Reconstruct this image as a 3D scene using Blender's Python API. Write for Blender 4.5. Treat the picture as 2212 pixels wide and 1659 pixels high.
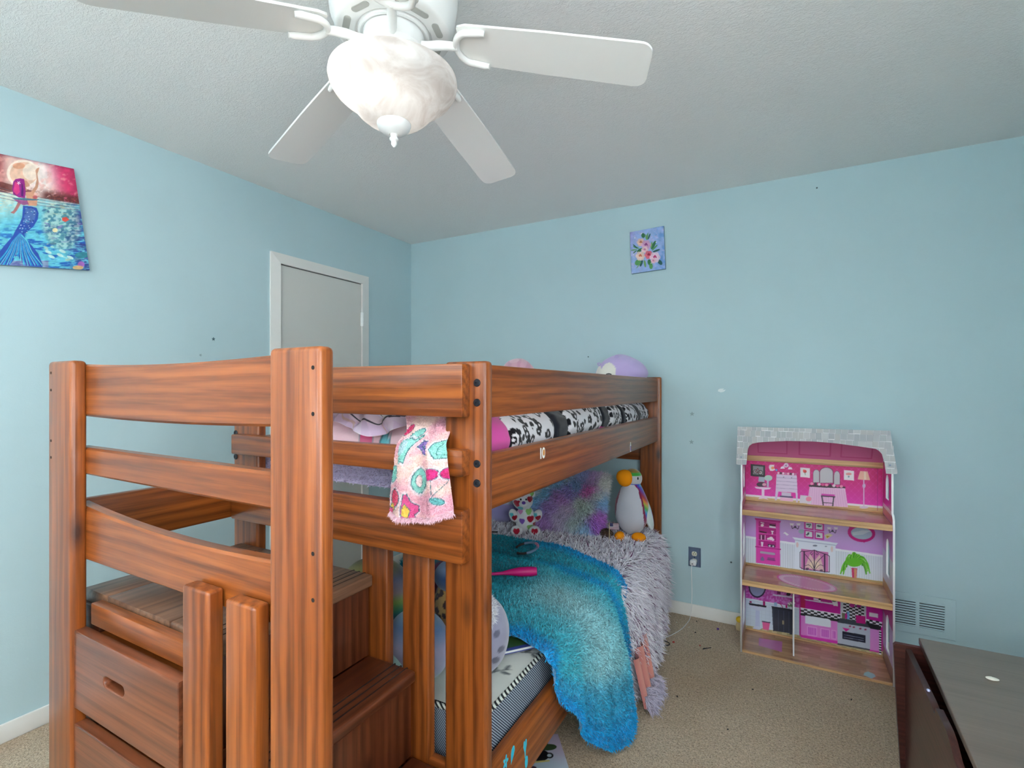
import bpy, bmesh, math, random
import numpy as np
from mathutils import Vector, Matrix

for _o in list(bpy.data.objects):
    bpy.data.objects.remove(_o, do_unlink=True)
SC = bpy.context.scene
COL = SC.collection
RND = random.Random(7)
NR = np.random.default_rng(11)
PI = math.pi

# ------------------------------------------------------------------ camera
cam_d = bpy.data.cameras.new('camera')
cam = bpy.data.objects.new('camera', cam_d)
COL.objects.link(cam)
cam_d.sensor_width = 36.0
cam_d.lens = 36.0 * 1080.0 / 2212.0
cam_d.shift_y = 10.5 / 2212.0
cam_d.clip_start = 0.02
cam.location = (2.552, -3.042, 1.315)
cam.rotation_euler = (PI / 2, 0, 0.499)
SC.camera = cam

# ------------------------------------------------------------------ world, light, exposure
w = bpy.data.worlds.new('sky'); SC.world = w; w.use_nodes = True
_bg = w.node_tree.nodes['Background']
_sky = w.node_tree.nodes.new('ShaderNodeTexSky')
_sky.sky_type = 'HOSEK_WILKIE'
_sky.turbidity = 4.0
w.node_tree.links.new(_sky.outputs[0], _bg.inputs[0])
_bg.inputs[1].default_value = 0.6
def area(name, loc, rot, sx, sy, power, col):
    d = bpy.data.lights.new(name, 'AREA'); d.shape = 'RECTANGLE'; d.size = sx; d.size_y = sy
    d.energy = power; d.color = col
    o = bpy.data.objects.new(name, d); COL.objects.link(o); o.location = loc; o.rotation_euler = rot
    return o
# daylight through the two windows of the near wall (behind the camera): sky light, plus upward lamps added to brighten the ceiling
for _n, _x, _e, _u in (('window_daylight', 1.30, 66, 86), ('window_daylight_second', 2.60, 66, 100)):
    area(_n, (_x, -4.07, 1.45), (PI / 2, 0, PI), 1.1, 1.3, _e, (0.97, 0.98, 1.0))
    area(_n + '_ground', (_x, -4.06, 1.35), (math.radians(138), 0, PI), 1.1, 0.9, _u, (0.97, 0.98, 1.0))
area('window_daylight_side', (3.53, -3.2, 1.45), (PI / 2, 0, PI / 2), 1.0, 1.25, 21, (0.97, 0.98, 1.0))  # fill lamp added on the right to lighten the lower bunk
SC.cycles.max_bounces = 12
SC.cycles.diffuse_bounces = 8
SC.view_settings.view_transform = 'Standard'
SC.view_settings.look = 'None'
SC.view_settings.gamma = 1.0
SC.view_settings.use_curve_mapping = False
SC.view_settings.exposure = 0.50

# ------------------------------------------------------------------ helpers
def lin(c):
    return c / 12.92 if c <= 0.04045 else ((c + 0.055) / 1.055) ** 2.4
def S(r, g, b):
    return (lin(r / 255.0), lin(g / 255.0), lin(b / 255.0))
def nplin(a):
    a = np.clip(a, 0, 1)
    return np.where(a <= 0.04045, a / 12.92, ((a + 0.055) / 1.055) ** 2.4)
def C3(r, g, b):
    return np.array([r, g, b]) / 255.0

MATS = {}
def mat(name, col=(0.8, 0.8, 0.8), rough=0.6, metal=0.0, spec=0.5, coat=0.0, sheen=0.0, emit=None, estr=0.0):
    m = bpy.data.materials.new(name); m.use_nodes = True
    b = m.node_tree.nodes['Principled BSDF']
    b.inputs['Base Color'].default_value = (*col, 1)
    b.inputs['Roughness'].default_value = rough
    b.inputs['Metallic'].default_value = metal
    b.inputs['Specular IOR Level'].default_value = spec
    b.inputs['Coat Weight'].default_value = coat
    b.inputs['Sheen Weight'].default_value = sheen
    if emit:
        b.inputs['Emission Color'].default_value = (*emit, 1)
        b.inputs['Emission Strength'].default_value = estr
    MATS[name] = m
    return m
def nd(m, t, **kw):
    n = m.node_tree.nodes.new(t)
    for k, v in kw.items():
        setattr(n, k, v)
    return n
def lk(m, a, b):
    m.node_tree.links.new(a, b)
def bsdf(m):
    return m.node_tree.nodes['Principled BSDF']
def ramp(m, stops, interp='LINEAR'):
    r = nd(m, 'ShaderNodeValToRGB'); cr = r.color_ramp; cr.interpolation = interp
    while len(cr.elements) > 1:
        cr.elements.remove(cr.elements[-1])
    cr.elements[0].position = stops[0][0]; cr.elements[0].color = (*stops[0][1], 1)
    for p, c in stops[1:]:
        e = cr.elements.new(p); e.color = (*c, 1)
    return r
def texco(m, scale=(1, 1, 1), rand=False, space='Object'):
    tc = nd(m, 'ShaderNodeTexCoord'); mp = nd(m, 'ShaderNodeMapping')
    mp.inputs['Scale'].default_value = scale
    lk(m, tc.outputs[space], mp.inputs[0])
    if rand:
        oi = nd(m, 'ShaderNodeObjectInfo'); cm = nd(m, 'ShaderNodeVectorMath', operation='SCALE')
        cb = nd(m, 'ShaderNodeCombineXYZ')
        lk(m, oi.outputs['Random'], cb.inputs[0]); lk(m, oi.outputs['Random'], cb.inputs[1]); lk(m, oi.outputs['Random'], cb.inputs[2])
        lk(m, cb.outputs[0], cm.inputs[0]); cm.inputs['Scale'].default_value = 37.0
        ad = nd(m, 'ShaderNodeVectorMath', operation='ADD')
        lk(m, mp.outputs[0], ad.inputs[0]); lk(m, cm.outputs[0], ad.inputs[1])
        return ad.outputs[0]
    return mp.outputs[0]
def noise(m, vec, scale, detail=3, rough=0.5, dist=0.0):
    n = nd(m, 'ShaderNodeTexNoise'); n.inputs['Scale'].default_value = scale
    n.inputs['Detail'].default_value = detail; n.inputs['Roughness'].default_value = rough
    n.inputs['Distortion'].default_value = dist
    lk(m, vec, n.inputs['Vector']); return n.outputs['Fac']
def bump(m, h, strength, dist=0.01):
    b = nd(m, 'ShaderNodeBump'); b.inputs['Strength'].default_value = strength; b.inputs['Distance'].default_value = dist
    lk(m, h, b.inputs['Height']); lk(m, b.outputs[0], bsdf(m).inputs['Normal']); return b
def mixc(m, fac, a, b, mode='MIX'):
    x = nd(m, 'ShaderNodeMix', data_type='RGBA', blend_type=mode)
    for sock, v in ((x.inputs[0], fac), (x.inputs[6], a), (x.inputs[7], b)):
        if isinstance(v, (int, float)): sock.default_value = v
        elif isinstance(v, tuple): sock.default_value = (*v, 1)
        else: lk(m, v, sock)
    return x.outputs[2]
def vmat(name, rough=0.8, sheen=0.0, spec=0.3, bumpy=None):
    m = mat(name, rough=rough, sheen=sheen, spec=spec)
    a = nd(m, 'ShaderNodeAttribute'); a.attribute_name = 'Col'
    lk(m, a.outputs['Color'], bsdf(m).inputs['Base Color'])
    if bumpy:
        v = texco(m); h = noise(m, v, bumpy[0], 3); bump(m, h, bumpy[1], bumpy[2])
    return m

def tag(o, label=None, cat=None, group=None, kind=None):
    if label: o['label'] = label
    if cat: o['category'] = cat
    if group: o['group'] = group
    if kind: o['kind'] = kind
    return o
def empty(name, loc=(0, 0, 0), rz=0.0, rot=None):
    o = bpy.data.objects.new(name, None); COL.objects.link(o); o.empty_display_size = 0.05
    o.location = loc; o.rotation_euler = rot if rot else (0, 0, rz)
    return o
def link(name, me, m, parent=None, loc=None, rot=None, smooth=None):
    o = bpy.data.objects.new(name, me); COL.objects.link(o)
    if m is not None and len(me.materials) == 0:
        for x in (m if isinstance(m, (list, tuple)) else [m]):
            me.materials.append(MATS[x] if isinstance(x, str) else x)
    if smooth is not None:
        me.polygons.foreach_set('use_smooth', [True] * len(me.polygons))
        if smooth < 3.1: me.set_sharp_from_angle(angle=smooth)
    if parent is not None: o.parent = parent
    if loc is not None: o.location = loc
    if rot is not None: o.rotation_euler = rot
    return o
def bm_mesh(bm, name='mesh'):
    me = bpy.data.meshes.new(name); bm.to_mesh(me); bm.free(); return me
def box_bm(bm, x0, x1, y0, y1, z0, z1):
    vs = [bm.verts.new((x, y, z)) for x in (x0, x1) for y in (y0, y1) for z in (z0, z1)]
    for f in ((0, 1, 3, 2), (4, 6, 7, 5), (0, 4, 5, 1), (2, 3, 7, 6), (0, 2, 6, 4), (1, 5, 7, 3)):
        bm.faces.new([vs[i] for i in f])
    return vs
def box(name, x0, x1, y0, y1, z0, z1, m, parent=None, bev=0.0, seg=2, cm=True):
    """box given by its extents; the origin sits at its middle"""
    cx, cy, cz = (x0 + x1) / 2, (y0 + y1) / 2, (z0 + z1) / 2
    bm = bmesh.new(); box_bm(bm, x0 - cx, x1 - cx, y0 - cy, y1 - cy, z0 - cz, z1 - cz)
    if bev: bmesh.ops.bevel(bm, geom=bm.edges[:], offset=bev, segments=seg, affect='EDGES', profile=0.5)
    return link(name, bm_mesh(bm, name), m, parent, (cx, cy, cz), smooth=0.6 if bev else None)
def board(name, x0, x1, y0, y1, z0, z1, axis, m, parent=None, bev=0.004, seg=2):
    """wooden board: local X runs along the grain"""
    d = {'x': x1 - x0, 'y': y1 - y0, 'z': z1 - z0}
    o = {'x': ('x', 'y', 'z'), 'y': ('y', 'x', 'z'), 'z': ('z', 'x', 'y')}[axis]
    L, W, T = (d[k] / 2 for k in o)
    bm = bmesh.new(); box_bm(bm, -L, L, -W, W, -T, T)
    if bev: bmesh.ops.bevel(bm, geom=bm.edges[:], offset=bev, segments=seg, affect='EDGES', profile=0.5)
    ob = link(name, bm_mesh(bm, name), m, parent, smooth=0.6)
    loc = Vector(((x0 + x1) / 2, (y0 + y1) / 2, (z0 + z1) / 2))
    if axis == 'x': R = Matrix.Identity(3)
    elif axis == 'y': R = Matrix(((0, -1, 0), (1, 0, 0), (0, 0, 1)))
    else: R = Matrix(((0, 1, 0), (0, 0, 1), (1, 0, 0)))
    ob.matrix_local = Matrix.Translation(loc) @ R.to_4x4()
    return ob
def lathe(name, prof, m, parent=None, loc=(0, 0, 0), seg=32, rot=None, cap=False):
    bm = bmesh.new(); rows = []
    for r, z in prof:
        rows.append([bm.verts.new((r * math.cos(2 * PI * k / seg), r * math.sin(2 * PI * k / seg), z)) for k in range(seg)])
    for a, b in zip(rows, rows[1:]):
        for k in range(seg):
            bm.faces.new((a[k], a[(k + 1) % seg], b[(k + 1) % seg], b[k]))
    if cap:
        bm.faces.new(rows[0][::-1]); bm.faces.new(rows[-1])
    bmesh.ops.remove_doubles(bm, verts=bm.verts, dist=1e-6)
    bmesh.ops.recalc_face_normals(bm, faces=bm.faces)
    return link(name, bm_mesh(bm, name), m, parent, loc, rot, smooth=0.7)
def tube(name, pts, r, m, parent=None, seg=8, loc=(0, 0, 0), rot=None):
    """round tube along pts; r may be a number or a list"""
    pts = [Vector(p) for p in pts]; n = len(pts)
    rr = r if isinstance(r, (list, tuple)) else [r] * n
    bm = bmesh.new(); rows = []; up = None
    for i, p in enumerate(pts):
        t = (pts[min(i + 1, n - 1)] - pts[max(i - 1, 0)]).normalized()
        if up is None:
            up = t.orthogonal().normalized()
        else:
            up = (up - t * up.dot(t)).normalized()
        s = t.cross(up)
        rows.append([bm.verts.new(p + (up * math.cos(2 * PI * k / seg) + s * math.sin(2 * PI * k / seg)) * rr[i]) for k in range(seg)])
    for a, b in zip(rows, rows[1:]):
        for k in range(seg):
            bm.faces.new((a[k], a[(k + 1) % seg], b[(k + 1) % seg], b[k]))
    bm.faces.new(rows[0][::-1]); bm.faces.new(rows[-1])
    bmesh.ops.recalc_face_normals(bm, faces=bm.faces)
    return link(name, bm_mesh(bm, name), m, parent, loc, rot, smooth=1.0)
def spline(pts, n=40):
    """Catmull-Rom through pts"""
    p = [np.array(q, float) for q in pts]; p = [2 * p[0] - p[1]] + p + [2 * p[-1] - p[-2]]
    out = []
    for i in range(1, len(p) - 2):
        for t in np.linspace(0, 1, max(2, n // (len(p) - 3)), endpoint=False):
            a, b, c, d = p[i - 1:i + 3]
            out.append(0.5 * (2 * b + (c - a) * t + (2 * a - 5 * b + 4 * c - d) * t * t + (3 * b - a - 3 * c + d) * t ** 3))
    out.append(p[-2]); return out
def shape2d(outs, depth, bev=0.0):
    """flat shape with holes in the local XY plane, thickness along Z (centred)"""
    cu = bpy.data.curves.new('outline', 'CURVE'); cu.dimensions = '2D'; cu.fill_mode = 'BOTH'
    cu.extrude = depth / 2; cu.bevel_depth = bev; cu.bevel_resolution = 1
    for o in outs:
        sp = cu.splines.new('POLY'); sp.points.add(len(o) - 1); sp.use_cyclic_u = True
        for q, (x, y) in zip(sp.points, o): q.co = (x, y, 0, 1)
    tmp = bpy.data.objects.new('outline', cu); COL.objects.link(tmp)
    dg = bpy.context.evaluated_depsgraph_get()
    me = bpy.data.meshes.new_from_object(tmp.evaluated_get(dg))
    bpy.data.objects.remove(tmp); bpy.data.curves.remove(cu)
    me.materials.clear()
    return me
def prism(name, outs, depth, m, parent=None, mtx=None, bev=0.0):
    o = link(name, shape2d(outs, depth, bev), m, parent)
    if mtx is not None: o.matrix_local = mtx
    return o
# frames: local XY plane -> world plane
def MXZ(x, y, z):   # local x -> +x, local y -> +z, local z -> -y (towards the camera side)
    return Matrix(((1, 0, 0, x), (0, 0, -1, y), (0, 1, 0, z), (0, 0, 0, 1)))
def MYZ(x, y, z):   # local x -> +y, local y -> +z, local z -> +x
    return Matrix(((0, 0, 1, x), (1, 0, 0, y), (0, 1, 0, z), (0, 0, 0, 1)))
def circle(r, n=20, cx=0, cy=0):
    return [(cx + r * math.cos(2 * PI * k / n), cy + r * math.sin(2 * PI * k / n)) for k in range(n)]
def star(r, r2=0.42, n=5, a0=PI / 2):
    return [((r if k % 2 == 0 else r * r2) * math.cos(a0 + PI * k / n), (r if k % 2 == 0 else r * r2) * math.sin(a0 + PI * k / n)) for k in range(2 * n)]
def slot(w, h, n=8):
    r = h / 2
    return [(w / 2 - r + r * math.cos(a), r * math.sin(a)) for a in np.linspace(-PI / 2, PI / 2, n)] + \
           [(-w / 2 + r + r * math.cos(a), r * math.sin(a)) for a in np.linspace(PI / 2, 3 * PI / 2, n)]

# ---- grids with colours
def grid(name, P, m, parent=None, col=None, wrap=False, smooth=True):
    P = np.asarray(P, float); H, W = P.shape[:2]
    idx = np.arange(H * W).reshape(H, W)
    if wrap: idx = np.concatenate([idx, idx[:, :1]], axis=1)
    q = np.stack([idx[:-1, :-1], idx[:-1, 1:], idx[1:, 1:], idx[1:, :-1]], -1).reshape(-1, 4)
    me = bpy.data.meshes.new(name)
    me.vertices.add(H * W); me.vertices.foreach_set('co', P.reshape(-1))
    me.loops.add(q.size); me.loops.foreach_set('vertex_index', q.reshape(-1).astype(np.int32))
    me.polygons.add(len(q)); me.polygons.foreach_set('loop_start', np.arange(0, q.size, 4, dtype=np.int32))
    me.update(calc_edges=True)
    if col is not None:
        ca = me.color_attributes.new('Col', 'FLOAT_COLOR', 'POINT')
        c = np.ones((H * W, 4)); c[:, :3] = nplin(np.asarray(col).reshape(-1, 3))
        ca.data.foreach_set('color', c.reshape(-1))
    o = link(name, me, m, parent)
    if smooth: me.polygons.foreach_set('use_smooth', [True] * len(me.polygons))
    return o
def grid_normals(P, wrap=False):
    du = np.gradient(P, axis=1); dv = np.gradient(P, axis=0)
    n = np.cross(du, dv); return n / (np.linalg.norm(n, axis=-1, keepdims=True) + 1e-12)
_G = NR.random((64, 64, 64))
def vn(p, scale):
    """smooth value noise in [0,1], p (...,3)"""
    q = np.asarray(p) * scale + 20.0; i = np.floor(q).astype(int); fr = q - i; fr = fr * fr * (3 - 2 * fr)
    r = 0
    for dx in (0, 1):
        for dy in (0, 1):
            for dz in (0, 1):
                wgt = (fr[..., 0] if dx else 1 - fr[..., 0]) * (fr[..., 1] if dy else 1 - fr[..., 1]) * (fr[..., 2] if dz else 1 - fr[..., 2])
                r = r + wgt * _G[(i[..., 0] + dx) % 64, (i[..., 1] + dy) % 64, (i[..., 2] + dz) % 64]
    return r
def fbm(p, scale, oct=3):
    a, s, t = 0.5, 0.0, 0.0
    for k in range(oct):
        s = s + a * vn(p, scale * 2 ** k + k * 0.37); t += a; a *= 0.5
    return s / t
def mixa(a, b, t):
    t = np.clip(t, 0, 1)[..., None]; return a * (1 - t) + b * t
def sst(e0, e1, x):
    t = np.clip((x - e0) / (e1 - e0), 0, 1); return t * t * (3 - 2 * t)
def fur(name, p, n, c, L, wd, m, parent, lean=(0, 0, 0), jit=0.4, droop=0.3, Lvar=0.4):
    """tapered strands standing on points p with normals n; one mesh"""
    N = len(p); r = NR.normal(size=(N, 3)) * jit
    d = n + r + np.array(lean); d /= np.linalg.norm(d, axis=1, keepdims=True)
    s = np.cross(d, NR.normal(size=(N, 3))); s /= np.linalg.norm(s, axis=1, keepdims=True) + 1e-9
    ln = L * (1 + Lvar * (NR.random((N, 1)) * 2 - 1)) * np.ones((N, 1))
    g = np.array([0, 0, -1.0]) * droop
    mid = p + d * ln * 0.55 + g * ln * 0.12; tip = p + d * ln + g * ln * 0.5 + r * ln * 0.25
    V = np.stack([p - s * wd / 2, p + s * wd / 2, mid - s * wd * 0.42, mid + s * wd * 0.42, tip], 1).reshape(-1, 3)
    b = np.arange(N)[:, None] * 5
    T = np.concatenate([b + np.array([[0, 1, 3]]), b + np.array([[0, 3, 2]]), b + np.array([[2, 3, 4]])], 1).reshape(-1, 3)
    me = bpy.data.meshes.new(name); me.vertices.add(len(V)); me.vertices.foreach_set('co', V.reshape(-1))
    me.loops.add(T.size); me.loops.foreach_set('vertex_index', T.reshape(-1).astype(np.int32))
    me.polygons.add(len(T)); me.polygons.foreach_set('loop_start', np.arange(0, T.size, 3, dtype=np.int32))
    me.update(calc_edges=True)
    ca = me.color_attributes.new('Col', 'FLOAT_COLOR', 'POINT')
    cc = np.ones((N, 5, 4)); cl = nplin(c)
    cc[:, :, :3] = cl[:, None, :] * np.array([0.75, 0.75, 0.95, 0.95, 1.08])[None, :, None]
    ca.data.foreach_set('color', np.clip(cc, 0, 1).reshape(-1))
    me.polygons.foreach_set('use_smooth', [True] * len(me.polygons))
    o = link(name, me, m, parent); o['kind'] = 'stuff'
    return o
def scatter(P, col, N):
    """N random points on a grid surface -> points, normals, colours"""
    H, W = P.shape[:2]; nr = grid_normals(P)
    ar = np.linalg.norm(np.cross(P[:-1, 1:] - P[:-1, :-1], P[1:, :-1] - P[:-1, :-1]), axis=-1)
    ch = NR.choice(ar.size, N, p=(ar / ar.sum()).reshape(-1)); i, j = np.unravel_index(ch, ar.shape)
    a, b = NR.random((2, N, 1))
    def bl(X): return (X[i, j] * (1 - a) * (1 - b) + X[i, j + 1] * a * (1 - b) + X[i + 1, j] * (1 - a) * b + X[i + 1, j + 1] * a * b)
    return bl(P), bl(nr), (bl(col) if col is not None else None)
def ball(name, c, r, m, parent, colf=None, shapef=None, nu=40, nv=26, rot=None, sq=1.0):
    """ellipsoid; colf(unit dir array, point array) -> colours, shapef scales radius"""
    th = np.linspace(0, 2 * PI, nu, endpoint=False); ph = np.linspace(0, PI, nv)
    T, Ph = np.meshgrid(th, ph)
    D = np.stack([np.sin(Ph) * np.cos(T), np.sin(Ph) * np.sin(T), np.cos(Ph)], -1)
    Q = np.sign(D) * np.abs(D) ** sq
    P = Q * np.array(r)
    if shapef is not None: P = shapef(D, P)
    if rot is not None: P = P @ np.array(rot.to_matrix()).T
    cl = None
    if colf is not None: cl = colf(D, P) * np.ones(D.shape)
    o = grid(name, P[:, ::-1], m, parent, cl[:, ::-1] if cl is not None else None, wrap=True)
    o.location = c
    return o, P + np.array(c), cl, D

# ---- painter for flat printed pictures (colours end up on a fine mesh grid)
class Paint:
    def __init__(s, W, H, quad, bg=(1, 1, 1), ss=2, slope=0.0):
        s.W, s.H, s.ss, s.m = W, H, ss, slope
        s.a = np.ones((H * ss, W * ss, 3)) * np.array(bg)
        src = np.array(quad, float); dst = np.array([(0, 0), (W * ss, 0), (W * ss, H * ss), (0, H * ss)], float)
        A = []
        for (x, y), (u, v) in zip(src, dst):
            A.append([x, y, 1, 0, 0, 0, -u * x, -u * y]); A.append([0, 0, 0, x, y, 1, -v * x, -v * y])
        h = np.linalg.solve(np.array(A), dst.reshape(-1)); s.Hm = np.append(h, 1).reshape(3, 3)
        s.Hi = np.linalg.inv(s.Hm)
        Y, X = np.mgrid[0:H * ss, 0:W * ss]; q = np.stack([X + .5, Y + .5, np.ones_like(X)], -1) @ s.Hi.T
        s.SX = q[..., 0] / q[..., 2]; s.SY = q[..., 1] / q[..., 2]
    def fill(s, mask, col, al=1.0):
        k = mask * al; s.a = s.a * (1 - k[..., None]) + np.array(col) * k[..., None]
    def poly(s, pts, col, al=1.0):
        p = np.array(pts, float); q = np.c_[p, np.ones(len(p))] @ s.Hm.T; q = q[:, :2] / q[:, 2:]
        H, W = s.a.shape[:2]
        x0, y0 = np.maximum(np.floor(q.min(0)).astype(int), 0); x1, y1 = np.ceil(q.max(0)).astype(int) + 1
        x1 = min(x1, W); y1 = min(y1, H)
        if x1 <= x0 or y1 <= y0: return
        Y, X = np.mgrid[y0:y1, x0:x1]; X = X + .5; Y = Y + .5; ins = np.zeros(X.shape, bool)
        for (ax, ay), (bx, by) in zip(q, np.roll(q, -1, 0)):
            if ay == by: continue
            c = ((ay > Y) != (by > Y)) & (X < (bx - ax) * (Y - ay) / (by - ay) + ax); ins ^= c
        k = ins[..., None] * al; s.a[y0:y1, x0:x1] = s.a[y0:y1, x0:x1] * (1 - k) + np.array(col) * k
    def rect(s, x0, y0, x1, y1, col, al=1.0):
        d = s.m * (x1 - x0); s.poly([(x0, y0), (x1, y0 + d), (x1, y1 + d), (x0, y1)], col, al)
    def ell(s, cx, cy, rx, ry, col, al=1.0, rot=0.0, n=24):
        c, q = math.cos(rot), math.sin(rot)
        s.poly([(cx + rx * math.cos(t) * c - ry * math.sin(t) * q, cy + rx * math.cos(t) * q + ry * math.sin(t) * c) for t in np.linspace(0, 2 * PI, n, endpoint=False)], col, al)
    def line(s, pts, wd, col, al=1.0, close=False):
        pts = list(pts) + ([pts[0]] if close else [])
        for a, b in zip(pts, pts[1:]):
            dx, dy = b[0] - a[0], b[1] - a[1]; L = math.hypot(dx, dy) + 1e-9; nx, ny = -dy / L * wd / 2, dx / L * wd / 2
            ex, ey = dx / L * wd * .3, dy / L * wd * .3
            s.poly([(a[0] + nx - ex, a[1] + ny - ey), (b[0] + nx + ex, b[1] + ny + ey), (b[0] - nx + ex, b[1] - ny + ey), (a[0] - nx - ex, a[1] - ny - ey)], col, al)
    def curve(s, pts, wd, col, al=1.0):
        s.line([tuple(p) for p in spline(pts, 24)], wd, col, al)
    def noise(s, scale, amp, seed=0.0):
        p = np.stack([s.SX / 100, s.SY / 100, np.full(s.SX.shape, seed)], -1); s.a = np.clip(s.a * (1 + amp * (fbm(p, scale, 3)[..., None] - .5) * 2), 0, 1)
    def nz(s, sx, sy, seed=0.0, oct=3):
        return fbm(np.stack([s.SX / 100 * sx, s.SY / 100 * sy, np.full(s.SX.shape, seed)], -1), 1.0, oct)
    def out(s):
        k = s.ss; a = s.a.reshape(s.H, k, s.W, k, 3).mean((1, 3)); return np.clip(a, 0, 1)
def print_sheet(name, o, ux, vy, paint, m, parent):
    """flat sheet: top-left corner o, vector ux to the right, vy downwards"""
    a = paint.out(); H, W = a.shape[:2]
    u = np.linspace(0, 1, W)[None, :, None]; v = np.linspace(0, 1, H)[:, None, None]
    P = np.array(o) + u * np.array(ux) + v * np.array(vy)
    return grid(name, P[::-1], m, parent, a[::-1], smooth=False)

# ================================================================== materials
def wall_mat(name, c):
    m = mat(name, c, 0.75, spec=0.25)
    v = texco(m); n1 = noise(m, v, 2.2, 4); n2 = noise(m, v, 150, 3)
    r = ramp(m, [(0.3, tuple(x * 0.98 for x in c)), (0.7, tuple(min(1, x * 1.02) for x in c))])
    lk(m, n1, r.inputs[0]); lk(m, r.outputs[0], bsdf(m).inputs['Base Color']); bump(m, n2, 0.12, 0.002)
    return m
wall_mat('wall_blue', S(180, 204, 210))
m = mat('ceiling_white', S(238, 237, 235), 0.85, spec=0.2)
_v = texco(m, (1, 1.9, 1)); _n = noise(m, _v, 58, 4, 0.62, 1.3)
_r = ramp(m, [(0.46, (0, 0, 0)), (0.58, (0.8, 0.8, 0.8)), (0.75, (1, 1, 1))]); lk(m, _n, _r.inputs[0])
_w = noise(m, texco(m, (1, 1.6, 1)), 95, 3, 0.6, 0.6)
_a = nd(m, 'ShaderNodeMath', operation='MULTIPLY_ADD'); lk(m, _w, _a.inputs[0]); _a.inputs[1].default_value = 0.5; lk(m, _r.outputs[0], _a.inputs[2])
bump(m, _a.outputs[0], 0.42, 0.004)
m = mat('carpet', S(178, 165, 148), 1.0, spec=0.05, sheen=0.3)
_v = texco(m); _n1 = noise(m, _v, 165, 3, 0.75, 0.6); _n2 = noise(m, _v, 75, 3, 0.6); _n3 = noise(m, _v, 1.6, 4)
_r = ramp(m, [(0.30, S(122, 102, 80)), (0.44, S(206, 182, 152)), (0.6, S(240, 222, 196)), (0.75, S(252, 242, 224))]); lk(m, _n1, _r.inputs[0])
_r2 = ramp(m, [(0.3, S(200, 188, 172)), (0.7, S(255, 252, 248))]); lk(m, _n2, _r2.inputs[0])
_r3 = ramp(m, [(0.32, S(222, 208, 190)), (0.6, S(255, 253, 250))]); lk(m, _n3, _r3.inputs[0])
_c = mixc(m, 0.55, _r.outputs[0], _r2.outputs[0], 'MULTIPLY'); _c = mixc(m, 0.8, _c, _r3.outputs[0], 'MULTIPLY')
lk(m, _c, bsdf(m).inputs['Base Color'])
_a = nd(m, 'ShaderNodeMath', operation='ADD'); lk(m, _n1, _a.inputs[0]); lk(m, _n2, _a.inputs[1]); bump(m, _a.outputs[0], 1.0, 0.012)
mat('trim_white', S(226, 224, 220), 0.45)
mat('door_paint', S(206, 205, 200), 0.5)
mat('hinge_white', S(244, 244, 242), 0.3)
mat('gap_dark', S(60, 60, 62), 0.9)
mat('fan_white', S(228, 228, 226), 0.38)
m = mat('blade_white', S(226, 226, 223), 0.5)
mat('vent_grey', S(168, 168, 163), 0.7)
mat('bulb_glow', S(255, 250, 240), 0.5, emit=(1.0, 0.95, 0.88), estr=4.0)
def wood(name, dark, light, knot, rough=0.32, spec=0.45, grain=1.0, coat=0.25, fineamt=0.7):
    m = mat(name, light, rough, spec=spec, coat=coat); bsdf(m).inputs['Coat Roughness'].default_value = 0.22
    v = texco(m, (0.42, 1, 1), rand=True)
    ds = noise(m, v, 2.6, 3); wv = nd(m, 'ShaderNodeTexWave', wave_type='RINGS', rings_direction='X', wave_profile='SIN')
    wv.inputs['Scale'].default_value = 15.0 * grain; wv.inputs['Distortion'].default_value = 3.0; wv.inputs['Detail'].default_value = 2.0; wv.inputs['Detail Scale'].default_value = 0.8
    lk(m, v, wv.inputs['Vector'])
    v2 = texco(m, (3.0, 110, 110), rand=True); fine = noise(m, v2, 1.0, 3, 0.6)
    v3 = texco(m, (0.9, 9, 9), rand=True); band = noise(m, v3, 1.0, 3)
    mid = tuple((a + b) / 2 for a, b in zip(dark, light))
    r = ramp(m, [(0.12, dark), (0.42, mid), (0.85, light)]); sg = noise(m, texco(m, (0.9, 34, 34), rand=True), 1.0, 4, 0.65, 0.8); fx = nd(m, 'ShaderNodeMix', data_type='FLOAT'); fx.inputs[0].default_value = 0.6; lk(m, wv.outputs['Fac'], fx.inputs[2]); sgr = nd(m, 'ShaderNodeMapRange'); sgr.inputs[1].default_value = 0.3; sgr.inputs[2].default_value = 0.7; lk(m, sg, sgr.inputs[0]); lk(m, sgr.outputs[0], fx.inputs[3]); lk(m, fx.outputs[0], r.inputs[0])
    r2 = ramp(m, [(0.34, tuple(x * 0.45 for x in (1, .92, .85))), (0.56, (1, 1, 1))]); lk(m, fine, r2.inputs[0])
    r3 = ramp(m, [(0.33, (0.66, 0.60, 0.56)), (0.62, (1.0, 1.0, 1.0))]); lk(m, band, r3.inputs[0])
    c = mixc(m, fineamt, r.outputs[0], r2.outputs[0], 'MULTIPLY'); c = mixc(m, 0.3 + 0.78 * fineamt, c, r3.outputs[0], 'MULTIPLY')
    vk = texco(m, (1.5, 4.2, 4.2), rand=True); vo = nd(m, 'ShaderNodeTexVoronoi'); vo.inputs['Scale'].default_value = 1.55
    lk(m, vk, vo.inputs['Vector'])
    rk = ramp(m, [(0.035, (1, 1, 1)), (0.075, (0.55, 0.55, 0.55)), (0.14, (0, 0, 0))]); lk(m, vo.outputs['Distance'], rk.inputs[0])
    c = mixc(m, rk.outputs[0], c, knot); lk(m, c, bsdf(m).inputs['Base Color'])
    bump(m, fine, 0.10, 0.002)
    return m
wood('bed_wood', S(112, 54, 20), S(164, 90, 36), S(58, 28, 16))
wood('stair_wood', S(72, 36, 20), S(108, 56, 32), S(58, 28, 16))
wood('drawer_wood', S(100, 54, 34), S(136, 78, 50), S(70, 38, 28), grain=0.7)
wood('landing_wood', S(104, 74, 54), S(126, 92, 70), S(80, 52, 40), rough=0.45)
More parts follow.
